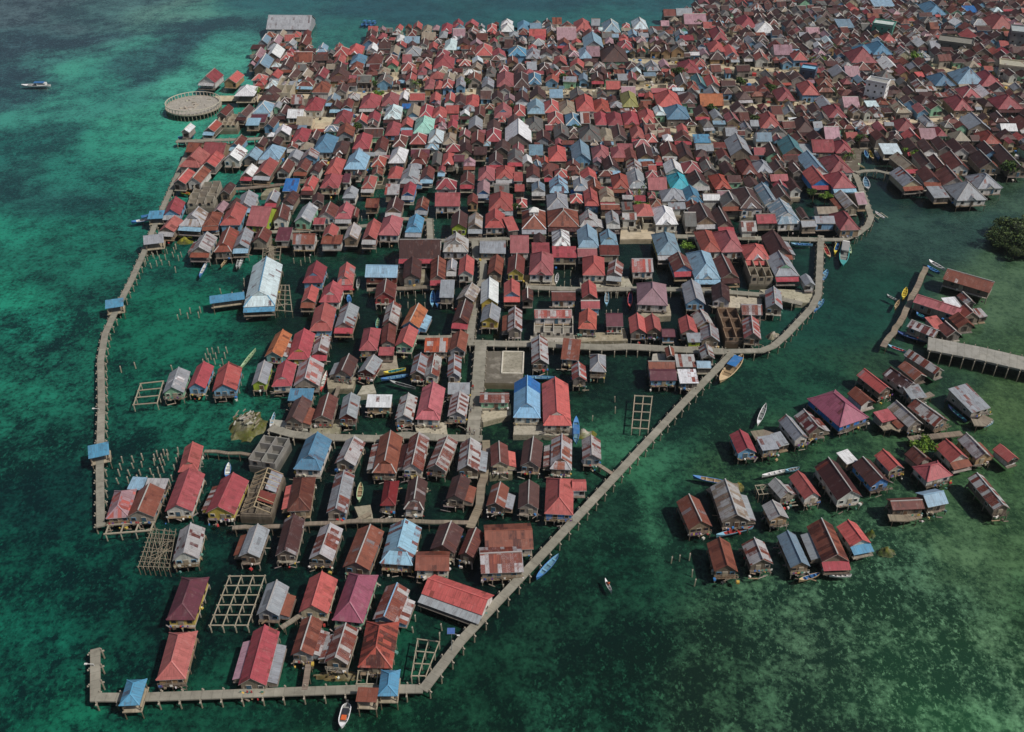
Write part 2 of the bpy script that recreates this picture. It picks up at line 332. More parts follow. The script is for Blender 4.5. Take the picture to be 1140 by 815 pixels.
SANDS = [([(345,166),(372,166),(374,178),(350,180)], 'pale sand plot below the sky blue hip roof'), ([(690,258),(742,256),(744,268),(692,268)], 'pale sand yard beside the small inner pool'),
 ([(346,134),(372,134),(374,148),(350,150)], 'sand plot'), ([(386,150),(404,150),(404,160),(388,161)], 'sand plot'), ([(428,84),(448,84),(448,94),(430,95)], 'sand plot'), ([(286,108),(330,106),(332,116),(288,118)], 'sand plot'), ([(502,180),(518,180),(518,190),(504,190)], 'sand plot'), ([(330,176),(346,176),(346,186),(330,186)], 'sand plot'), ([(262,240),(300,236),(302,246),(268,250)], 'sand strip'), ([(240,108),(560,100),(562,106),(240,114)], 'street'), ([(600,103),(850,88),(852,93),(602,108)], 'street'), ([(780,121),(930,110),(932,115),(782,126)], 'street'), ([(930,138),(1140,128),(1140,132),(932,142)], 'street'),
 ([(282,140),(420,126),(422,131),(284,146)], 'street'), ([(640,62),(900,80),(898,84),(640,67)], 'street'), ([(660,96),(690,112),(684,114),(654,98)], 'street'), ([(1030,72),(1140,96),(1138,100),(1028,76)], 'street'), ([(730,140),(860,170),(856,173),(726,143)], 'street')]
for i, (q, l) in enumerate(SANDS):
    street = l == 'street'
    slab_poly('path' if street else 'ground', jag([tuple(at(x, y)[:2]) for x, y in q], 4, 0.9), -1.6 if not street else 0.3, 0.43 + 0.004 * (i + 1), vary(SANDC), 'sand',
              'pale sandy lane running between the inland roofs' if street else 'bare pale sand plot among the houses', 'path' if street else 'ground')
# ------------------------------------------------------------------ houses
def zeave(py):
    t = min(1.0, max(0.0, (py - 250) / 160.0)); return 3.2 + (2.3 - 3.2) * t
def roof_faces(typ, w, l, r):
    """[(polygon, eave direction)], gable polygons, ridge/hip edges; eaves at z 0, front to -y"""
    X, Y = w / 2, l / 2; F_ = []; G = []; E = []; ex = Vector((1, 0, 0)); ey = Vector((0, 1, 0))
    if typ == 'G':
        F_ += [([(-X,-Y,0),(0,-Y,r),(0,Y,r),(-X,Y,0)], -ey), ([(X,Y,0),(0,Y,r),(0,-Y,r),(X,-Y,0)], ey)]
        G += [([(-X,-Y),(X,-Y),(0,-Y,r)], 'f'), ([], 'b')]; E += [((0,-Y,r),(0,Y,r))]
    elif typ == 'W':
        F_ += [([(X,-Y,0),(X,0,r),(-X,0,r),(-X,-Y,0)], ex), ([(-X,Y,0),(-X,0,r),(X,0,r),(X,Y,0)], -ex)]; E += [((-X,0,r),(X,0,r))]
    elif typ in 'HP':
        if w > l * 1.05:
            k = X - Y * (0.95 if typ == 'P' else 0.75)
            F_ += [([(X,-Y,0),(k,0,r),(-k,0,r),(-X,-Y,0)], ex), ([(-X,Y,0),(-k,0,r),(k,0,r),(X,Y,0)], -ex), ([(-X,-Y,0),(-k,0,r),(-X,Y,0)], -ey), ([(X,Y,0),(k,0,r),(X,-Y,0)], ey)]
            E += [((-k,0,r),(k,0,r)), ((-X,-Y,0),(-k,0,r)), ((X,-Y,0),(k,0,r)), ((-X,Y,0),(-k,0,r)), ((X,Y,0),(k,0,r))]
        else:
            k = max(0.02, Y - X * (0.95 if typ == 'P' else 0.9))
            F_ += [([(-X,-Y,0),(0,-k,r),(0,k,r),(-X,Y,0)], -ey), ([(X,Y,0),(0,k,r),(0,-k,r),(X,-Y,0)], ey), ([(X,-Y,0),(0,-k,r),(-X,-Y,0)], ex), ([(-X,Y,0),(0,k,r),(X,Y,0)], -ex)]
            E += [((0,-k,r),(0,k,r)), ((-X,-Y,0),(0,-k,r)), ((X,-Y,0),(0,-k,r)), ((-X,Y,0),(0,k,r)), ((X,Y,0),(0,k,r))]
    elif typ == 'D':
        y1 = -Y + min(l * 0.3, X * 0.75); q = 0.5
        F_ += [([(-X,-Y,0),(-X*(1-q),y1,r*q),(0,y1,r),(0,Y,r),(-X,Y,0)], -ey), ([(X,Y,0),(0,Y,r),(0,y1,r),(X*(1-q),y1,r*q),(X,-Y,0)], ey), ([(X,-Y,0),(X*(1-q),y1,r*q),(-X*(1-q),y1,r*q),(-X,-Y,0)], ex)]
        E += [((0,y1,r),(0,Y,r)), ((-X,-Y,0),(-X*(1-q),y1,r*q)), ((X,-Y,0),(X*(1-q),y1,r*q))]
    elif typ == 'L':
        F_ += [([(X,-Y,0),(X,Y,r),(-X,Y,r),(-X,-Y,0)], ex)]
    return F_, E
def flip_up(poly):
    p = [Vector(a) for a in poly]; n = Vector((0, 0, 0))
    for i in range(1, len(p) - 1): n += (p[i] - p[0]).cross(p[i + 1] - p[0])
    return p if n.z > 0 else p[::-1]
def house_parts(h, fine):
    typ, w, l = h['t'], h['w'], h['l']; c = h['c']; c2 = h['c2']; par = (h['rust'], RD.random(), 0)
    land = h['land']; ze = h['ze']; fl = 0.7 if land else 0.72 + 0.45 * (ze - 2.3)
    slope = h['slope']
    r = {'G': w, 'D': w, 'H': min(w, l), 'P': min(w, l), 'W': l, 'L': l * 0.36}[typ] * slope
    F_, E = roof_faces(typ, w, l, r); out = {}; up = Vector((0, 0, ze))
    rf = MB(); ec = h['edge']
    jit = {}
    jz = 0.07 if h['cn'] in ('x', 'z', 'b', 'rb', 'g', 'oz', 'gd') else 0.025
    def jt(p):
        k = (round(p[0], 2), round(p[1], 2))
        if k not in jit: jit[k] = Vector((RD.gauss(0, jz * 0.6), RD.gauss(0, jz * 0.6), RD.gauss(0, jz)))
        return Vector(p) + jit[k]
    for poly, ud in F_:
        rf.sheet([jt(p) + up for p in flip_up(poly)], c, 'roof', c2, par, ud, 0.09 if fine else 0.2, ec)
    out['roof'] = rf
    if 'B' in h['o']:
        kb = PALL[h['o']['B']]; y0, y1 = l * 0.2, l / 2 + 0.02; e = Vector((0, 0, 0.05)) + up; bd = MB()
        bd.sheet([Vector(q) + e for q in ((-w / 2 - 0.02, y0, 0), (0, y0, r), (0, y1, r), (-w / 2 - 0.02, y1, 0))], kb, 'roof', kb, (0, 0.2, 0), Vector((0, -1, 0)))
        bd.sheet([Vector(q) + e for q in ((w / 2 + 0.02, y1, 0), (0, y1, r), (0, y0, r), (w / 2 + 0.02, y0, 0))], kb, 'roof', kb, (0, 0.4, 0), Vector((0, 1, 0))); h['xtra'] = [('roof_band', bd)]
    if 'U' in h['o']:
        cu = MB(); cu.box((0, 0, ze + r - 0.1), (2.6, 2.2, 1.2), lin((216,216,210)), 'wall')
        F2, E2 = roof_faces('P', 3.0, 2.6, 1.1)
        for poly, ud in F2: cu.sheet([q + Vector((0, 0, ze + r + 0.5)) for q in flip_up(poly)], lin((222,222,218)), 'roof', lin((150,120,110)), (0.1, 0.3, 0), ud)
        h['xtra'] = [('cupola', cu)]
    if fine and E:
        rc = MB()
        for a, b in E: rc.bar(Vector(a) + up + Vector((0, 0, 0.02)), Vector(b) + up + Vector((0, 0, 0.02)), 0.2, h['ridge'], 'paint')
        out['ridge_cap'] = rc
    if not fine and E and RD.random() < 0.5:
        rk = vary(lin(RD.choice([(196,190,182), (150,140,130), (220,214,206)])), 0.1)
        for a, b in E: rf.bar(Vector(a) + up + Vector((0, 0, 0.03)), Vector(b) + up + Vector((0, 0, 0.03)), 0.24, rk, 'paint')
    gp = None
    if typ in 'PH' and min(w, l) > 3.6 and h['py'] < 420 and RD.random() < 0.5:
        # little gable dormer standing out of the front hip
        gw = min(w * 0.42, 2.6) / 2; gr_ = gw * 0.8; yy = -l / 2 - 0.25; zb = ze + 0.12; dep = (zb + gr_ - ze) / r * (min(w, l) / 2) + 0.35; gp = MB()
        kc = c if RD.random() < 0.6 else PALL['w']
        gp.sheet([(-gw - 0.15, yy, zb - 0.1), (0, yy, zb + gr_), (0, yy + dep, zb + gr_), (-gw - 0.15, yy + dep * 0.5, zb - 0.1)], kc, 'roof', c2, (0.05, RD.random(), 0), Vector((0, -1, 0)), 0.1, lin((210,206,198)))
        gp.sheet([(gw + 0.15, yy + dep * 0.5, zb - 0.1), (0, yy + dep, zb + gr_), (0, yy, zb + gr_), (gw + 0.15, yy, zb - 0.1)], kc, 'roof', c2, (0.05, RD.random(), 0), Vector((0, 1, 0)), 0.1, lin((210,206,198)))
        gp.face([(-gw, yy + 0.12, zb - 0.1), (gw, yy + 0.12, zb - 0.1), (0, yy + 0.12, zb + gr_ - 0.05)], RD.choice([h['wc'], lin((214,208,196)), h['c']]), 'wall')
    # walls
    wl = MB(); X, Y = w / 2 - 0.32, l / 2 - 0.32; yf = -Y - 0.02; wc = h['wc']
    def zroof(x, y):
        if typ == 'G': return ze - 0.1 + r * (1 - abs(x) / (w / 2))
        if typ == 'W': return ze - 0.1 + r * (1 - abs(y) / (l / 2))
        if typ == 'L': return ze - 0.1 + r * (y + l / 2) / l
        if typ == 'D' and y > 0: return ze - 0.1 + r * (1 - abs(x) / (w / 2))
        return ze - 0.02
    def wallpoly(a, b):
        n = 3; pts = [Vector((*a, fl)), Vector((*b, fl))]
        for k in range(n): t = 1 - k / (n - 1); x, y = a[0] + (b[0] - a[0]) * t, a[1] + (b[1] - a[1]) * t; pts.append(Vector((x, y, zroof(x, y))))
        wl.face(pts, wc, 'wall')
    wallpoly((-X, yf), (X, yf)); wallpoly((X, yf), (X, Y)); wallpoly((X, Y), (-X, Y)); wallpoly((-X, Y), (-X, yf))
    if typ == 'D':
        y1 = -l / 2 + min(l * 0.3, w / 2 * 0.75) + 0.06; q = 0.5
        wl.face([(-w / 2 * q, y1, ze + r * q), (w / 2 * q, y1, ze + r * q), (0, y1, ze + r - 0.05)], h['gab'], 'wall')
    out['wall'] = wl
    pl = MB(); pc = h['pc']
    if land: pl.box((0, -0.2, fl / 2 - 0.3), (w - 0.3, l + 0.5, fl + 0.55), vary(lin((150,142,126)), 0.15), 'conc')
    else: pl.box((0, -0.2, fl - 0.1), (w - 0.45, l + 0.1, 0.15), pc, 'plank')
    out['plinth' if land else 'platform'] = pl
    extra = h.pop('xtra', [])
    if gp: extra.append(('dormer', gp))
    if 'a' in h['o']:
        a = MB(); k = PALL[h['o']['a']]; dz = 0.75
        a.sheet([(w / 2, -l / 2 - 1.5, ze - dz), (w / 2, -l / 2 + 0.3, ze - 0.16), (-w / 2, -l / 2 + 0.3, ze - 0.16), (-w / 2, -l / 2 - 1.5, ze - dz)], vary(k), 'roof', c2, (0.08, RD.random(), 0), Vector((1, 0, 0)))
        for s in (-1, 1): a.bar((s * (w / 2 - 0.15), -l / 2 - 1.35, fl - 0.1), (s * (w / 2 - 0.15), -l / 2 - 1.35, ze - dz - 0.02), 0.12, pc, 'wood')
        if not land: a.box((0, -l / 2 - 1.2, fl - 0.12), (w, 0.8, 0.16), pc, 'plank')
        extra.append(('awning', a))
    for key, sx in (('l', -1), ('q', 1)):
        if key in h['o']:
            k = h['o'][key]; a = MB(); ln = l * 0.7; y0 = -l / 2 + (l - ln) * (0.5 if key == 'l' else 0.3)
            p = [(sx * (w / 2 - 0.25), y0, ze - 0.2), (sx * (w / 2 + 1.5), y0, ze - 0.85), (sx * (w / 2 + 1.5), y0 + ln, ze - 0.85), (sx * (w / 2 - 0.25), y0 + ln, ze - 0.2)]
            a.sheet(flip_up(p), vary(PALL[k]), 'roof', RUSTC if k != 'm' else PALL['m2'], (0.5 if k == 'x' else 0.12, RD.random(), 0), Vector((0, 1, 0)))
            a.face(flip_side([(sx * (w / 2 + 1.3), y0 + 0.1, fl), (sx * (w / 2 + 1.3), y0 + ln - 0.1, fl), (sx * (w / 2 + 1.3), y0 + ln - 0.1, ze - 0.85), (sx * (w / 2 + 1.3), y0 + 0.1, ze - 0.85)], sx), wc, 'wall')
            a.face([(sx * (w / 2 - 0.3), y0 + 0.1, fl), (sx * (w / 2 + 1.3), y0 + 0.1, fl), (sx * (w / 2 + 1.3), y0 + 0.1, ze - 0.87), (sx * (w / 2 - 0.3), y0 + 0.1, ze - 0.3)][::sx], wc, 'wall')
            a.box((sx * (w / 2 + 0.75), y0 + ln / 2, fl - 0.1), (1.5, ln, 0.16), pc, 'plank')
            extra.append(('lean_to', a))
    return out, extra, fl, r
def flip_side(p, sx): return p if sx > 0 else p[::-1]
PALL = {k: lin(v) for k, v in PAL.items()}; RUSTC = lin((122,58,46))
WALLL = {k: lin(v) for k, v in WALL.items()}
CNAME = dict(r='light red', r2='salmon', k='crimson', k2='rose red', o='orange red', v='plum', m='faded pink', m2='dusky pink', b='dark brown', rb='reddish brown', rd='dark red', br='rust brown', z='rusty', oz='orange brown', x='rust striped', g='grey', gr='pale grey', gd='dark grey', w='white', s='pale blue', s2='sky blue', s3='two tone blue', s4='slate blue', u='bright blue', t='turquoise', tan='tan', pale='pale', mint='mint green', yel='yellow green', teal='teal')
TNAME = dict(G='gable', H='hip', P='hip', W='side gable', D='half hip', L='shed')
WNAME = dict(white='white', cream='cream', blue='blue', blue2='bright blue', green='green', lime='lime green', yel='yellow', tan='tan', teal='teal', g='grey', gr='pale grey', rust='rusty', red='red')
def parse(line, far=False):
    a = line.split(); t = a[0]
    if a[1] == 'q':
        v = [float(x) for x in a[2:8]]; rest = a[8:]
        zz = zeave(v[1]); FL, FR, BL = at(v[0], v[1], zz), at(v[2], v[3], zz), at(v[4], v[5], zz)
        e = FR - FL; b = BL - FL; a1 = math.atan2(e.y, e.x); a2 = math.atan2(b.y, b.x) - math.pi / 2
        w = e.length; l = b.length; rz = (a1 * w + a2 * l) / (w + l)
        ctr = (FL + (FR - FL) / 2 + b / 2)
        px, py = (v[2] + v[4]) / 2, (v[3] + v[5]) / 2; area = abs((v[2] - v[0]) * (v[5] - v[1]))
    else:
        v = [float(x) for x in a[1:5]]; yaw = 0.0; rest = a[5:]
        if not far: yaw = float(a[5]); rest = a[6:]
        zz = zeave(v[2]); FL, FR = at(v[0], v[2], zz), at(v[1], v[2], zz); w = (FR - FL).length; rz = -rad(yaw)
        l = max(3.0, (at(v[0], v[3], zz).y - FL.y) / max(0.5, math.cos(rz)))
        ctr = (FL + FR) / 2 + Vector((-math.sin(rz), math.cos(rz), 0)) * (l / 2)
        px, py = (v[0] + v[1]) / 2, (v[2] + v[3]) / 2; area = (v[1] - v[0]) * (v[2] - v[3])
    o = dict(x.split(':') for x in rest[1:]); cn = rest[0]
    h = dict(t=t, w=w, l=l, rz=rz, p=Vector((ctr.x, ctr.y, 0)), px=px, py=py, area=area, cn=cn, o=o)
    return h
def dress(h):
    cn, o = h['cn'], h['o']; h['c'] = vary(PALL[cn], 0.07)
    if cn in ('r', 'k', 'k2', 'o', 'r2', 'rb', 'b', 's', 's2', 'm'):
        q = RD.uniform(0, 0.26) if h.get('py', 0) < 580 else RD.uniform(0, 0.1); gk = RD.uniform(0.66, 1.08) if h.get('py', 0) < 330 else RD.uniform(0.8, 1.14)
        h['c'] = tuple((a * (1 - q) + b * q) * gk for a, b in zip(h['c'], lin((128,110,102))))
    h['c2'] = vary(PALL[o['c']]) if 'c' in o else (vary(RUSTC) if cn in 'x z g gd w tan'.split() else tuple(k * 0.72 for k in h['c']))
    if cn in ('z', 'br') and 'c' not in o: h['c2'] = vary(lin((82,40,34)))
    h['rust'] = float(o.get('r', {'x': 0.5, 'z': 0.4, 'g': 0.14, 'gd': 0.2, 'w': 0.08, 'b': 0.25, 'rb': 0.3, 'oz': 0.2, 'br': 0.3}.get(cn, 0.14)))
    wn = o.get('w', 'wood' if RD.random() < 0.4 else RD.choice(['white', 'cream', 'blue', 'green', 'white', 'tan', 'g']))
    h['wn'] = wn; h['wc'] = vary(lin(RD.choice(WOODS)) if wn == 'wood' else WALLL[wn], 0.1)
    h['gab'] = h['wc'] if RD.random() < 0.5 else h['c']
    h['pc'] = vary(lin(RD.choice(WOODS)), 0.12)
    h['ridge'] = vary(lin((176,174,170))) if cn in 'x g z oz w gr rb b'.split() and RD.random() < 0.6 else tuple(min(0.9, k * 1.15 + 0.01) for k in h['c'])
    if cn == 'x' and h['px'] > 410 and h['py'] > 630: h['ridge'] = lin((140,180,210))
    if 'R' in o: h['ridge'] = PALL[o['R']]
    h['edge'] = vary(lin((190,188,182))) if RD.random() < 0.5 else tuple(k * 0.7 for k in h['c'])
    if h.get('area', 0) > 230 and cn in ('x', 'z', 'b', 'rb', 'g', 'oz') and h['t'] in 'GD' and RD.random() < 0.34 and not ('l' in o or 'q' in o): o[RD.choice('lq')] = RD.choice(['x', 'z', 'g', 'x', 'b'])
    if h['py'] < 330 and 'a' not in o and h['t'] in 'GPDH' and RD.random() < (0.3 if h.get('area', 0) > 0 else 0.18): o['a'] = RD.choice(['x', 'g', 'z', 'k', 'gr', 'x', 'b', 's'])
    h['land'] = on_land(h['p']); h['ze'] = zeave(h['py']) + (RD.uniform(-0.1, 0.15) if h['py'] > 250 else RD.uniform(-0.35, 0.45))
    h['slope'] = RD.uniform(0.33, 0.40) if h['t'] in 'GD' else RD.uniform(0.34, 0.42)
    if h['t'] == 'W': h['slope'] = RD.uniform(0.24, 0.32)
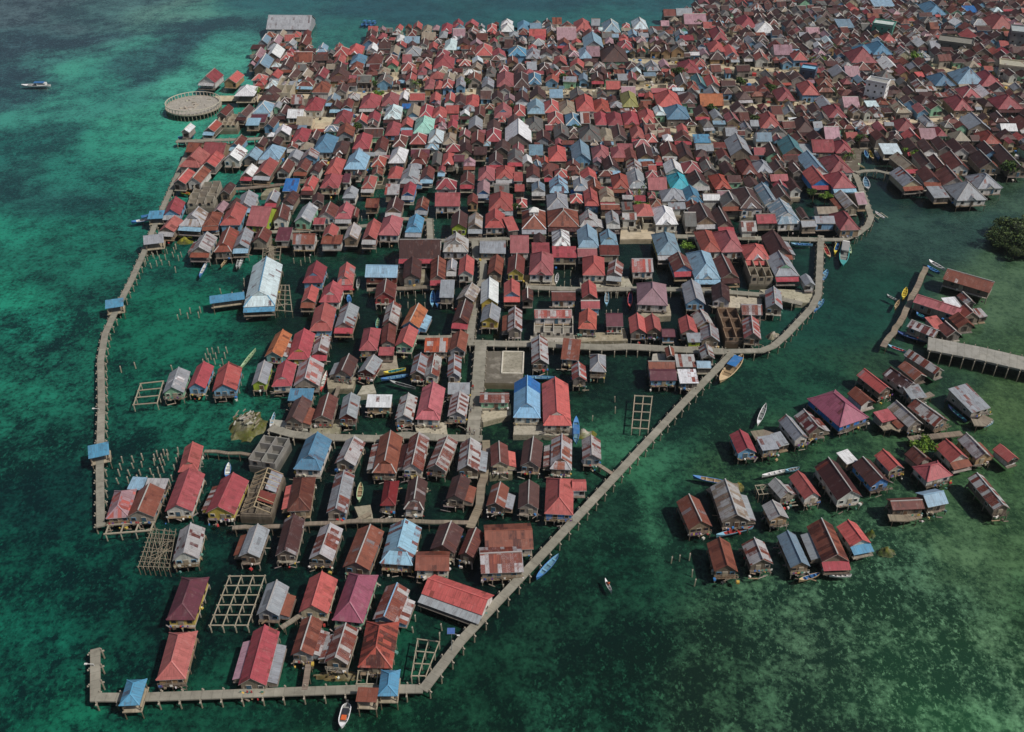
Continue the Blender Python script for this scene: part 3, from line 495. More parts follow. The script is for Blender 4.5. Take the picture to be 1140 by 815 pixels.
HOUSES = [parse(s) for s in """# near rows
H q 185 691 217 691 202 643 v w:yel
H q 174 757 207 756 188 704 r2 w:tan
G q 266 762 297 764 281 702 k l:m q:g
G q 287 683 312 687 296 650 g c:rust r:.25 w:g
G q 332 682 365 683 345 644 r w:cream
H q 371 690 405 695 388 637 m2 w:green
G q 415 690 442 695 430 653 x r:.5 w:blue
G q 323 730 348 731 336 691 z q:x w:g
G q 360 739 387 740 374 700 x r:.6 w:wood
H q 398 744 436 744 409 693 o r:.42 c:dk w:wood
W q 470 660 537 686 484 638 r a:gr w:white
D q 424 626 460 630 434 584 s c:rust r:.3 w:wood
G q 479 612 507 617 489 585 b w:wood
W 462 500 636 614 0 z r:.3 w:white
G q 511 617 528 622 521 589 rb w:wood
W 540 594 612 583 -4 z c:dk r:.3 w:wood
W 535 583 638 609 -4 x r:.65 w:wood
H q 117 578 143 575 128 547 m c:pk r:.4 w:wood
G q 143 575 173 577 153 545 z r:.3 w:wood
L 141 158 545 533 5 s w:wood
L 160 184 545 535 0 x r:.2 w:wood
G q 183 570 214 569 199 528 k w:white
D q 198 526 220 524 206 498 r w:wood
G q 227 572 260 572 247 534 k l:x w:yel
G q 193 624 222 623 200 590 x c:mar r:.25 w:white
G q 269 619 291 623 276 587 g l:z w:wood
G q 306 619 330 619 317 579 b c:gr r:.3 w:wood
G q 343 623 370 624 357 588 x r:.45 w:wood
G q 384 631 413 637 398 588 z c:gr r:.25 w:wood
D q 328 522 358 525 340 488 s2 w:white
H q 320 570 346 569 327 533 br l:pk w:wood
G q 374 516 396 520 384 490 x r:.5 w:wood
G q 363 572 386 572 373 529 g c:rust r:.4 w:wood
D q 413 527 440 526 424 487 z r:.15 w:wood
G q 447 524 470 524 457 487 x r:.6 w:white
G q 475 521 497 525 488 489 x r:.55 w:wood
G q 510 524 534 526 512 493 x r:.4 w:wood
H q 423 563 440 563 428 536 rd w:wood
D q 449 567 471 567 455 536 b c:gr r:.2 w:white
G q 496 556 517 558 504 532 b w:wood
G q 546 521 566 519 547 497 rb q:pk w:cream
G q 580 519 602 522 582 491 b w:wood
D q 613 522 637 524 613 488 x c:rust2 r:.4 w:wood
G q 648 512 669 512 648 490 x r:.5 w:g
G q 542 563 562 566 547 540 z c:gr r:.25 w:wood
G q 577 566 600 567 578 539 b w:wood
H q 605 573 637 573 609 533 r w:blue2
W 637 653 547 534 0 r w:white
# second band
G q 180 439 204 437 190 416 g c:wht r:.3 w:green
G q 209 433 229 433 219 408 k w:blue
G q 234 438 262 434 245 412 r c:mar r:.2 w:blue
G q 280 429 297 429 287 406 g w:lime
D q 303 430 325 430 309 406 k c:gr r:.1 w:white
G q 327 430 356 430 333 405 x c:pk r:.5 w:wood
G q 296 397 315 399 306 372 oz w:teal
D q 320 400 344 400 328 372 k w:yel
G q 347 395 364 395 352 377 x a:k r:.4 w:wood
G q 373 417 392 420 379 398 b l:g w:wood
G q 400 414 417 418 408 398 g w:rust
G q 317 470 337 472 328 446 b w:wood
L 320 347 446 434 0 s2 w:wood
G q 348 468 370 468 356 443 rb w:wood
G q 377 467 397 467 382 443 g w:rust
L 407 435 453 441 0 w w:wood
G q 439 467 459 467 446 442 x r:.35 w:g
D q 462 468 489 468 471 432 k2 w:white
G q 456 418 472 418 462 397 g c:rust r:.4 w:wood
G q 472 420 488 420 477 398 x r:.6 w:white
G q 499 463 520 465 501 440 x r:.4 w:g
L 498 523 439 428 0 g w:wood
G q 498 420 513 420 499 398 g c:rust r:.4 w:g
G q 500 391 518 392 504 372 z r:.2 w:g
L 472 498 392 379 0 x c:org r:.6 w:wood
H q 400 391 420 391 405 367 k w:wood
G q 439 386 459 387 447 367 r w:green
G q 422 385 438 383 427 366 rb w:wood
L 421 438 396 388 0 k w:wood
D q 344 369 369 368 351 344 r w:blue
G q 372 366 393 366 380 342 g a:k c:rust r:.2 w:wood
D q 337 315 359 315 343 297 k w:blue
G q 335 337 351 337 340 322 r w:wood
D q 355 337 378 337 361 320 k w:white
D q 375 317 393 317 378 298 r c:gr r:.3 w:wood
W 406 442 309 296 0 s w:rust
G q 417 332 440 332 419 317 rb w:red
G q 425 363 442 363 431 341 x r:.5 w:wood
G q 449 362 468 366 456 342 oz q:s w:blue
G q 447 312 467 310 452 292 b w:wood
G q 479 312 496 312 480 290 z a:k w:wood
G 497 508 302 291 0 g w:wood
G q 510 307 527 307 512 289 r w:white
G q 543 306 559 307 545 288 z w:wood
G q 564 306 583 306 567 288 rb w:yel
P q 588 307 615 307 591 284 k2 w:white
L 489 505 331 315 0 g w:wood
G q 513 332 529 338 515 317 x c:tan r:.5 w:wood
G q 534 339 554 338 537 316 w w:yel
G q 536 358 556 360 537 342 g w:yel
G q 560 331 578 330 562 316 r a:r w:blue
G q 503 360 521 361 510 339 b a:k w:wood
G q 565 370 581 370 566 346 x r:.5 w:wood
W 595 637 355 345 0 x c:red r:.6 w:white
G 581 594 336 324 0 b w:wood
W 614 641 335 324 0 rb w:white
G q 647 333 664 332 648 318 r w:wood
W 647 668 344 335 0 k w:blue
D q 643 367 663 367 646 349 o w:wood
W 675 694 364 349 0 v w:white
G q 700 372 718 370 702 355 r w:wood
G q 718 372 735 370 719 356 r w:wood
W 737 752 375 366 0 v w:blue
P q 648 307 673 307 649 287 r w:white
G q 675 307 692 308 678 293 x r:.5 w:wood
W 704 728 303 288 0 x c:red r:.5 w:white
P q 708 340 742 340 710 317 m w:white
L 615 642 287 277 0 k w:wood
W 643 665 286 277 0 k2 w:wood
W 444 490 288 268 0 b a:k w:white
G q 762 340 783 338 761 318 g w:blue
G q 792 336 812 336 793 320 b w:white
G q 853 343 872 345 851 323 g c:red r:.3 w:wood
W 826 849 351 339 3 x r:.6 w:wood
G q 827 377 846 377 827 357 x c:red r:.5 w:wood
G q 757 372 776 371 756 356 r w:wood
L 766 781 380 372 0 g w:lime
G 776 796 364 350 -8 x r:.4 w:wood
G q 780 380 801 381 779 365 g c:rust r:.4 w:wood
G 781 796 400 387 0 x r:.5 w:wood
W 724 754 424 411 0 v w:blue
W 722 752 411 402 0 z w:wood
L 757 778 427 413 0 w c:red r:.3 w:wood
L 753 775 409 397 0 x r:.3 w:wood
W 776 792 410 402 0 s w:wood
G 742 752 398 388 0 z w:wood
G q 591 407 610 406 592 379 x r:.4 w:wood
L 624 644 401 381 8 z c:gr r:.3 w:wood
G q 636 424 652 423 637 408 x c:red r:.5 w:wood
P q 656 414 674 414 657 396 g c:rust r:.15 w:wood
D q 572 465 602 466 572 427 s3 B:u w:white
D q 604 475 635 474 604 428 r w:white
W 534 567 449 437 0 x r:.6 w:green
# left mid
G q 212 282 233 282 222 265 x c:mar r:.35 w:wood
D q 237 281 257 280 248 259 z c:red r:.3 w:wood
G q 260 277 277 277 266 258 g c:rust r:.3 w:wood
G q 280 270 297 270 287 258 rb w:wood
L 306 322 268 256 0 v w:wood
D q 244 253 267 252 255 233 r w:blue
H q 225 253 243 252 231 239 z w:blue
D 199 225 253 239 6 x c:tan r:.5 w:wood
G 176 194 258 245 6 r2 w:wood
G q 182 239 201 239 187 225 k w:blue
W 273 297 252 231 8 k2 w:lime
G q 263 232 283 232 268 218 g w:white
G q 303 248 320 247 308 233 rb w:white
G 295 308 227 216 0 g w:wood
G 312 327 229 217 6 b w:wood
L 314 330 212 201 0 u w:wood
G 236 249 237 227 5 m w:wood
G 249 263 237 225 5 b w:wood
G 244 256 217 207 5 b w:wood
G 208 224 205 191 6 z w:white
G 192 207 206 193 6 r w:wood
D 199 222 187 172 6 r2 w:wood
G 223 240 187 174 6 r w:wood
W 224 249 173 161 6 k w:wood
W 206 222 170 160 6 z w:wood
G 248 267 180 168 6 w c:mar r:.4 w:white
G 255 268 164 154 6 rb w:blue
G 270 286 178 168 5 s w:wood
P 288 311 177 164 4 s w:wood
G 268 281 197 187 5 w a:k w:wood
G 282 301 197 182 5 r w:wood
G 307 322 192 181 4 rb w:white
G 327 342 192 181 4 rb w:wood
P 324 342 158 145 0 k w:wood
P 347 370 170 153 2 s2 w:white
P 338 358 123 111 0 k w:white
P 347 366 104 95 0 z w:white
D 287 308 112 102 5 b w:white
P 281 301 126 116 3 s c:red r:.15 w:white
G 307 319 128 119 3 b w:white
L 277 295 136 129 0 v w:wood
L 273 288 139 133 0 s w:wood
G 263 275 131 121 8 b w:white
G 240 252 129 120 8 rb w:wood
G 226 239 146 137 8 o w:wood
G 201 211 148 141 8 w w:wood
G 293 305 143 134 5 b w:blue
W 329 347 139 131 2 tan w:cream
W 319 337 131 123 2 w c:rust r:.3 w:white
G 221 240 93 84 8 k w:white
G 248 263 92 83 8 r w:tan
G 298 310 88 81 6 r w:white
G 316 328 91 81 6 b w:wood
G 331 344 89 81 4 tan w:wood
G 349 362 88 79 3 k w:white
G 283 294 164 156 4 b w:wood
G 297 311 162 155 4 b w:wood
G 344 353 156 147 2 b w:wood
# mid rows
G 354 373 243 231 3 rb w:white
L 348 361 250 244 0 k w:wood
D 373 391 243 230 2 k2 w:white
G 391 398 242 233 0 rb w:wood
G 327 346 249 232 5 g c:wht r:.2 w:green
W 325 350 272 261 0 z c:gr r:.4 w:white
G 358 374 265 254 2 r w:wood
L 357 380 272 264 0 z w:white
G 382 398 267 253 2 x c:tan r:.5 w:wood
G 403 419 267 249 3 r w:rust
P 421 444 262 243 2 k2 w:white
D 451 469 259 243 2 s2 w:wood
P 356 377 209 195 2 k w:cream
P 361 379 194 178 2 r w:wood
D 335 349 212 199 3 r w:wood
G 347 360 226 217 -8 b w:wood
D 383 407 190 175 2 s w:wood
P 413 428 187 177 2 o w:wood
P 402 416 209 196 2 r w:white
L 381 389 204 196 0 v w:white
D 381 396 222 212 2 g w:white
L 406 421 230 222 0 z w:wood
P 432 451 183 168 2 w c:pk r:.12 w:wood
P 431 446 198 186 2 r w:white
D 445 464 205 190 2 g w:blue
G 447 461 219 207 2 k w:blue2
L 428 444 218 209 0 x c:red r:.5 w:wood
G 429 447 238 226 2 b w:wood
G 462 476 234 223 2 z w:blue
D 457 474 184 173 2 rb w:rust
G 468 482 200 189 2 rb w:g
G 344 356 194 185 2 b w:white
P 485 508 212 203 0 k w:white
W 484 512 230 217 0 k w:white
G 502 520 256 240 0 b w:lime
G 521 537 255 241 0 x c:tan r:.5 w:wood
D 540 562 253 238 0 r w:white
P 544 571 235 217 0 r w:white
P 581 608 256 236 0 z R:wht U:1 w:green
L 566 578 257 245 -15 r w:wood
W 534 563 282 268 0 g w:wood
W 568 589 282 263 0 k2 w:white
L 592 612 283 273 0 k w:wood
G 594 608 273 263 0 b w:wood
D 493 521 281 267 0 x c:tan r:.3 w:g
P 532 551 201 188 0 k2 w:white
P 552 573 199 187 0 r w:white
L 572 582 202 194 0 r w:white
G 531 545 216 204 0 m w:blue2
W 550 567 215 205 0 gd w:wood
G 592 607 213 205 0 s4 w:white
L 573 584 214 208 0 r w:wood
P 575 587 230 221 0 r w:wood
G 520 532 228 219 0 rb w:tan
P 492 505 184 172 0 r w:wood
G 480 491 184 171 0 gd w:wood
W 505 517 181 174 0 v w:white
D 516 529 186 180 0 m w:white
G 512 528 205 195 0 rb w:wood
G 544 560 183 173 0 b w:g
G 565 582 182 171 0 gd a:k w:wood
G 586 601 198 187 0 rb w:white
D 612 633 214 201 0 s c:mar r:.25 w:blue
P 609 633 233 217 0 g w:rust
P 610 645 254 236 0 z w:wood
D 651 667 229 213 0 r w:blue
D 668 685 225 213 0 tan a:k w:wood
W 669 690 233 227 0 z w:wood
P 635 649 226 217 0 r w:wood
D 639 655 213 202 0 g w:blue
G 655 670 213 203 0 z w:wood
P 682 701 211 197 0 o w:blue
D 700 720 211 194 0 g c:wht r:.3 w:white
W 722 743 213 200 0 k2 w:green
G 741 761 194 183 0 w w:white
P 747 769 210 195 -3 t w:tan
D 646 667 252 239 0 x c:red r:.4 w:wood
G 675 690 251 240 0 g w:white
W 693 709 245 237 0 x r:.4 w:white
L 693 705 233 226 0 gd w:wood
P 730 755 250 232 -2 w w:white
P 737 764 225 214 -2 g w:white
L 745 764 232 226 0 g w:white
P 615 635 275 258 0 w c:gr r:.3 w:wood
D 644 667 276 257 0 s w:wood
D 669 688 273 260 0 s c:mar r:.2 w:wood
L 668 690 284 275 0 rb w:wood
P 732 759 284 261 -2 s w:yel
P 773 802 311 283 -2 s w:white
P 782 803 281 258 -3 o w:white
P 803 829 281 259 -3 k2 w:white
P 830 858 290 274 -3 r a:r w:cream
G 858 882 284 264 -4 b w:wood
D 863 890 308 287 -3 g a:k w:green
G 750 772 303 287 -4 rb c:tan r:.3 w:blue
G 803 823 310 289 -4 rb w:wood
G 774 799 250 232 -4 b w:wood
W 763 776 252 238 0 gd w:wood
D 764 783 225 211 -3 s2 w:white
W 783 802 224 217 0 w w:white
G 799 817 253 236 -4 b a:k w:wood
G 804 826 231 221 -3 gd w:wood
P 824 850 233 212 -3 b w:white
G 851 868 229 209 -4 s c:wht r:.3 w:white
D 866 893 249 228 -4 s c:wht r:.4 w:white
W 843 865 249 239 -3 k w:wood
W 826 843 258 247 0 x r:.5 w:white
G 863 882 224 212 -4 b w:wood
P 826 845 193 179 -4 rb w:rust
P 842 862 192 180 -4 g w:white
G 861 876 192 183 -4 b w:wood
P 796 815 210 195 -4 o w:rust
G 769 790 207 195 -4 b w:white
P 762 782 193 182 -4 k w:wood
G 783 798 193 183 -4 gd w:wood
G 806 820 193 182 -4 b w:wood
G 832 848 209 199 -4 b w:wood
W 858 878 203 196 -3 k2 w:wood
G 880 893 212 200 -4 b w:white
G 900 922 193 175 -5 s w:white
P 924 951 193 176 -5 k c:mar r:.3 w:white
G 903 925 207 192 -5 r w:blue2
P 927 953 211 196 -4 k w:blue
P 935 958 257 239 -4 k w:wood
G 940 956 233 217 -6 x c:tan r:.4 w:wood
W 955 966 228 216 -8 m w:wood
W 911 934 237 229 -3 tan w:white
W 908 930 250 242 -3 g w:blue
W 893 910 252 245 -3 g w:wood
G 893 901 243 232 -4 b w:wood
G 896 908 318 308 -3 g w:white
# right cluster
G q 821 505 842 503 813 484 k w:blue
L 848 868 501 488 -12 g w:wood
L 867 880 496 484 -20 g w:wood
G q 885 491 901 488 866 468 g w:white
G q 901 483 921 480 883 463 x c:mar r:.5 w:wood
H q 935 476 967 465 899 444 m2 w:blue2
G q 979 439 993 434 954 418 r c:gr r:.1 w:wood
G q 959 453 973 447 945 438 z c:gr r:.2 w:white
G q 1007 434 1023 430 981 416 b c:wht r:.25 w:white
L 1014 1033 443 431 -12 g w:wood
G q 1018 424 1030 418 1001 409 z c:gr r:.2 w:wood
G q 1041 418 1050 413 1007 395 x r:.5 w:wood
L q 1082 462 1098 452 1059 438 g c:rust r:.2 w:wood
L q 982 471 998 466 972 461 k w:wood
G q 1011 477 1026 471 990 454 x c:tan r:.5 w:wood
G q 1041 477 1053 468 1014 453 x r:.55 w:wood
G q 990 525 1007 521 973 507 r w:wood
G q 969 543 989 536 950 518 b w:blue2
L 941 957 515 504 -25 w w:wood
G q 1021 519 1035 512 1009 506 rb w:wood
P q 1032 537 1060 529 1016 520 k w:white
G q 1058 516 1077 510 1042 498 r a:z w:white
G q 1087 512 1103 508 1066 489 x c:mar r:.4 w:tan
G q 1122 514 1136 511 1104 500 r w:white
G q 1106 569 1124 566 1077 533 x r:.5 w:wood
W q 1033 566 1055 560 1020 549 s w:wood
W q 992 571 1025 565 991 558 rb w:wood
G q 932 558 960 554 906 520 b c:rust r:.2 w:white
G q 895 557 913 553 878 532 r w:white
G 868 885 553 537 -22 x r:.4 w:wood
G q 857 580 878 577 849 563 x c:mar r:.4 w:tan
G q 803 583 834 580 792 543 x c:tan r:.55 w:wood
G q 768 588 795 587 751 558 z c:gr r:.25 w:wood
G q 795 637 822 636 787 605 z r:.2 w:wood
G q 835 630 861 628 825 606 x r:.5 w:wood
G q 882 630 905 632 862 595 s4 w:wood
G q 914 628 943 624 900 587 z l:g a:k w:wood
G q 947 609 970 605 930 587 r a:s2 w:white
W q 1048 311 1101 325 1057 301 z c:wht r:.15 w:wood
W q 1014 337 1065 352 1024 330 k2 w:wood
L 1056 1073 344 334 -10 w c:gr r:.3 w:wood
G 1074 1087 339 329 -10 x r:.5 w:wood
G 1070 1092 355 346 -10 o w:wood
G 1066 1086 364 353 -10 z w:wood
L 1090 1100 353 345 -10 x r:.5 w:wood
W q 1011 363 1040 376 1017 355 x c:mar r:.45 w:wood
L 1040 1055 366 355 -15 r w:wood
G 1053 1072 374 363 -14 rb w:wood
G 1005 1028 206 191 -8 g c:rust r:.3 w:cream
L 1040 1058 219 209 -5 g w:wood
P 1065 1100 222 206 -5 g w:white
P 1088 1117 210 196 -5 g w:white
G 1005 1023 188 174 -10 tan a:k w:wood
W 296 345 33 21 0 gr w:g
D q 272 343 307 342 281 296 pale a:s2 R:s2 c:mar r:.12 w:wood
""".strip().splitlines() if s and s[0] != '#']
FAR = [parse(s, True) for line in """P 400 422 120 107 k|P 424 443 119 107 k2|G 444 454 113 105 w|W 456 473 112 106 r|G 478 490 114 105 r|G 495 507 114 105 r|G 506 518 117 108 b|P 427 446 134 121 pale|G 452 467 130 120 tan|L 447 457 122 118 u|P 466 481 132 119 k|P 481 497 132 122 r|W 496 511 126 119 r|P 371 390 138 126 k|G 394 409 137 130 r|G 408 422 136 127 k|P 428 444 150 137 k|G 446 459 141 133 r|L 446 459 152 147 k|P 460 482 149 134 mint|P 476 493 160 147 pale|P 493 507 160 149 tan|G 498 509 143 135 k|P 456 474 161 151 r|P 437 452 164 153 rb|P 392 411 166 151 k|W 405 426 152 144 b|G 416 430 168 155 rb|P 370 386 172 159 b|W 457 478 174 166 v|D 365 388 90 81 b|W 397 413 92 86 gd|G 419 436 94 86 gd|G 451 463 92 85 r|P 472 483 100 90 k2|P 484 492 99 91 r|P 492 504 99 91 r|G 507 518 98 89 g|G 373 386 104 96 b|G 380 392 122 114 rb|G 367 379 122 115 b
P 553 572 97 83 k2|P 572 590 98 85 b|P 587 603 95 84 s2|G 536 550 99 91 g|W 675 691 100 93 r|P 518 533 118 106 r|G 547 560 113 105 b|G 574 589 113 104 b|G 590 608 111 103 b|L 612 627 110 103 s|G 635 652 112 103 gd|P 642 662 125 110 r|P 661 680 124 112 o|P 606 623 125 113 r|P 623 641 127 114 tan|D 587 607 126 115 s|P 572 585 130 119 r|D 550 570 131 120 k2|G 528 540 130 120 rb|P 610 628 140 128 r|P 630 647 139 127 s2|P 663 677 139 126 k|P 677 694 141 128 k|P 585 605 146 132 gd|G 565 580 141 132 b|G 562 592 159 142 w|P 541 558 158 146 k|G 521 537 144 133 g|G 542 557 146 136 b|G 524 539 161 150 rb|G 597 613 158 149 b|G 617 634 155 143 gd|P 645 670 159 144 gd|P 668 683 158 145 tan|L 589 605 173 164 s|P 611 631 180 165 r|G 637 658 179 163 s|P 660 680 177 164 k2|P 681 697 177 166 k2|L 527 542 173 166 b
W 692 708 105 98 m|P 693 711 120 106 yel|P 732 760 119 105 r|P 758 777 116 107 b|W 780 806 119 109 oz|G 754 768 98 87 gd|P 766 779 101 93 o|G 773 787 97 86 teal|G 787 802 97 87 r|P 743 769 134 121 s2|P 695 713 138 126 k|P 713 731 138 125 r|G 774 790 131 123 b|P 703 718 155 144 r|G 682 698 155 143 b|G 755 767 150 142 r|L 773 792 158 151 s2|W 775 795 168 161 g|G 813 838 174 157 g|G 737 756 175 164 rb|G 755 773 178 163 b|G 710 728 178 166 b|G 696 710 180 169 rb
P 866 886 112 100 k|P 893 913 107 95 r|W 940 958 119 109 m|P 922 943 132 120 k|P 847 871 143 129 r|P 887 908 147 134 b|W 919 936 155 144 m|W 905 930 170 158 k|P 930 951 172 160 k|G 872 896 172 158 teal|L 894 909 171 162 g|W 842 860 157 149 s4|W 840 853 172 165 k|G 853 870 175 164 b|G 913 929 120 110 g
P 1000 1022 145 134 k|W 1026 1044 154 143 m|P 1043 1055 152 143 k|G 1008 1026 156 149 r|P 1062 1084 123 110 k|P 1041 1064 97 86 s2|P 1066 1097 94 82 s|P 1092 1117 97 84 k|P 1072 1093 109 99 k|G 1093 1107 109 99 w|P 1111 1140 123 111 k|G 1078 1103 145 133 g|P 1095 1115 161 149 o|W 1115 1133 147 140 w|G 1010 1026 170 159 b|G 1029 1043 170 159 b|G 1045 1060 168 157 b|G 1061 1080 171 159 b|G 1080 1092 172 161 b|G 1097 1112 172 161 b|G 1026 1042 187 173 b|G 1042 1057 188 175 rb|G 1059 1080 188 173 rb|L 984 1005 171 162 pale|G 1028 1047 204 192 rb|G 1050 1076 206 192 rb|G 1091 1112 188 174 b|G 1123 1145 190 166 b
P 1033 1055 16 5 s2|L 1076 1090 13 8 u|L 973 997 8 1 s|P 953 973 60 53 s2|P 972 994 62 51 s2|P 948 977 70 59 k|G 985 1003 78 67 w|P 1104 1130 33 22 r|G 1077 1096 46 37 r|G 1001 1015 84 76 k
P 823 843 31 21 k|P 842 864 36 28 w|P 794 811 45 34 k|P 790 808 58 49 r|G 808 823 62 53 r|W 862 883 62 54 m|P 883 900 68 61 r|G 927 947 85 77 g|W 942 958 85 76 m|L 934 952 31 24 s|L 895 914 82 74 r
P 672 691 37 27 s|P 705 722 32 23 pale|P 640 659 34 24 r|W 620 642 44 34 m|G 650 672 54 43 s|P 645 659 66 56 s|W 653 668 64 56 m|P 689 705 55 47 k|W 762 787 27 19 m|W 739 757 18 13 rb|W 753 771 18 13 g|P 757 780 82 71 k|P 772 787 75 68 r|P 670 700 70 57 b
P 482 505 76 65 k|P 485 500 65 57 k|P 494 508 56 46 pale|P 529 548 63 53 r|P 566 586 63 55 s2|P 585 602 65 56 g|P 558 572 36 30 w|P 542 553 36 29 r|P 576 590 33 25 s2|W 590 603 34 28 s|W 589 608 41 35 r|W 504 518 41 35 m|P 491 503 35 28 k|P 470 480 36 29 tan|W 469 485 45 39 tan|W 450 467 48 42 s|P 450 468 62 54 g|P 617 629 85 79 r
G 287 298 50 43 s|G 300 311 50 42 m|G 331 343 52 43 rb|G 295 312 66 56 w|G 280 291 65 56 m|G 282 299 78 67 s|G 311 325 78 68 b|W 326 347 70 61 z|W 347 365 67 62 b|P 371 387 64 56 r|P 386 403 61 52 r|P 389 406 71 62 s2|G 371 383 71 64 r|P 408 425 72 64 rb|G 408 420 58 52 w|G 433 444 62 54 tan""".strip().splitlines() for s in line.split('|')]
ALL = HOUSES + FAR
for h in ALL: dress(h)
ALL.sort(key=lambda h: -h['area'])
NEAR, REST = ALL[:300], ALL[300:]
# ---- labels: what the roof and walls look like, and which neighbour it stands by
def zone(h):
    x, y = h['px'], h['py']
    if x > 740 and y > 290 and not (y < 350 and x < 900) and (x > 990 or y > 430): return 'in the detached cluster'
    if y > 580: return 'in the front rows'
    if y > 480: return 'in the second rows'
    if y > 385: return 'by the middle boardwalk'
    if x < 300 and y > 190: return 'on the left shore'
    if x < 330: return 'at the far left corner'
    if y > 290: return 'in the inner rows'
    if y > 225: return 'along the upper canal'
    if x > 860: return 'at the right shore'
    return 'in the far crowded quarter'
def look(h):
    s = CNAME[h['cn']] + ' ' + TNAME[h['t']] + ' roof'
    return s
def direction(a, b):
    """how a stands relative to b in the picture"""
    dx, dy = a['px'] - b['px'], (a['py'] - b['py']) * 1.2
    if abs(dx) > 1.6 * abs(dy): return 'right of' if dx > 0 else 'left of'
    if abs(dy) > 1.6 * abs(dx): return 'in front of' if dy > 0 else 'behind'
    return None
def near_of(a):
    r = sorted((( (a['px'] - b['px']) ** 2 + ((a['py'] - b['py']) * 1.2) ** 2, id(b)), b) for b in NEAR if b is not a) if False else sorted([b for b in NEAR if b is not a], key=lambda b: (a['px'] - b['px']) ** 2 + ((a['py'] - b['py']) * 1.2) ** 2)
    return r[:9]
for h in NEAR: h['zone'] = zone(h); h['look'] = look(h)
facts = {}
for h in NEAR:
    h['facts'] = []
    for b in near_of(h):
        d = direction(h, b)
        if d: h['facts'].append((d, b['look']))
    wall = WNAME.get(h['wn'])
    h['size'] = 'wide ' if h['w'] > 9.5 else ''
used_lab = {}
def describe(h, k, two=None, wall=False, zn=True):
    s = 'house with ' + h['look']
    if wall and h['wn'] in WNAME: s = WNAME[h['wn']] + ' walled ' + s
    s += ', ' + k[0] + ' the ' + k[1].replace(' roof', '')
    if two: s += ', ' + two[0] + ' the ' + two[1].replace(' roof', '')
    if zn: s += ', ' + h['zone']
    return s
def nwords(s): return len(s.replace('-', ' ').split())
for h in NEAR:
    best = None
    for nf in (1, 2):
        for i, k in enumerate(h['facts']):
            for two in ([None] if nf == 1 else h['facts'][i + 1:]):
                if two and two[0] == k[0]: continue
                for zn in (True, False):
                    rivals = [g for g in NEAR if g is not h and g['look'] == h['look'] and k in g['facts'] and (two is None or two in g['facts']) and (not zn or g['zone'] == h['zone'])]
                    s = describe(h, k, two, False, zn)
                    if not rivals and nwords(s) <= 16 and s not in used_lab: best = s; break
                if best: break
            if best: break
        if best: break
    if not best:
        k = h['facts'][0] if h['facts'] else ('near', 'boardwalk')
        best = describe(h, k, None, True, True)
        if best in used_lab or nwords(best) > 16: best = 'small ' + describe(h, k, None, False, True)
        if best in used_lab or nwords(best) > 16: best = describe(h, h['facts'][-1], None, True, False)
        if nwords(best) > 16: best = describe(h, h['facts'][-1], None, False, False)
    used_lab[best] = h; h['label'] = best
# ---- shared small meshes
def window_mesh(name, w, hgt, fc, pane):
    mb = MB(); mb.box((0, 0, 0), (w, 0.1, hgt), fc, 'wood'); mb.box((0, -0.04, 0), (w - 0.18, 0.08, hgt - 0.18), pane, 'glass'); return mb.mesh(name)
WINS = [window_mesh('window', 0.9, 0.95, lin(c), lin((24,26,30))) for c in ((200,196,186), (96,76,60), (90,140,170))]
DOORS = []
for c in ((92,66,46), (60,92,110), (40,34,30), (150,140,120)):
    mb = MB(); mb.box((0, 0, 0), (1.0, 0.1, 1.7), lin((170,160,146)), 'wood'); mb.box((0, -0.04, -0.04), (0.82, 0.08, 1.58), lin(c), 'wood'); DOORS.append(mb.mesh('door'))
STM = []
for c in ((140,130,116), (110,98,86), (158,152,142)):
    mb = MB(); mb.cyl((0, 0, -1.0), (0, 0, 1), 0.11, 0.10, lin(c), 'wood', 6); STM.append(mb.mesh('stilt'))
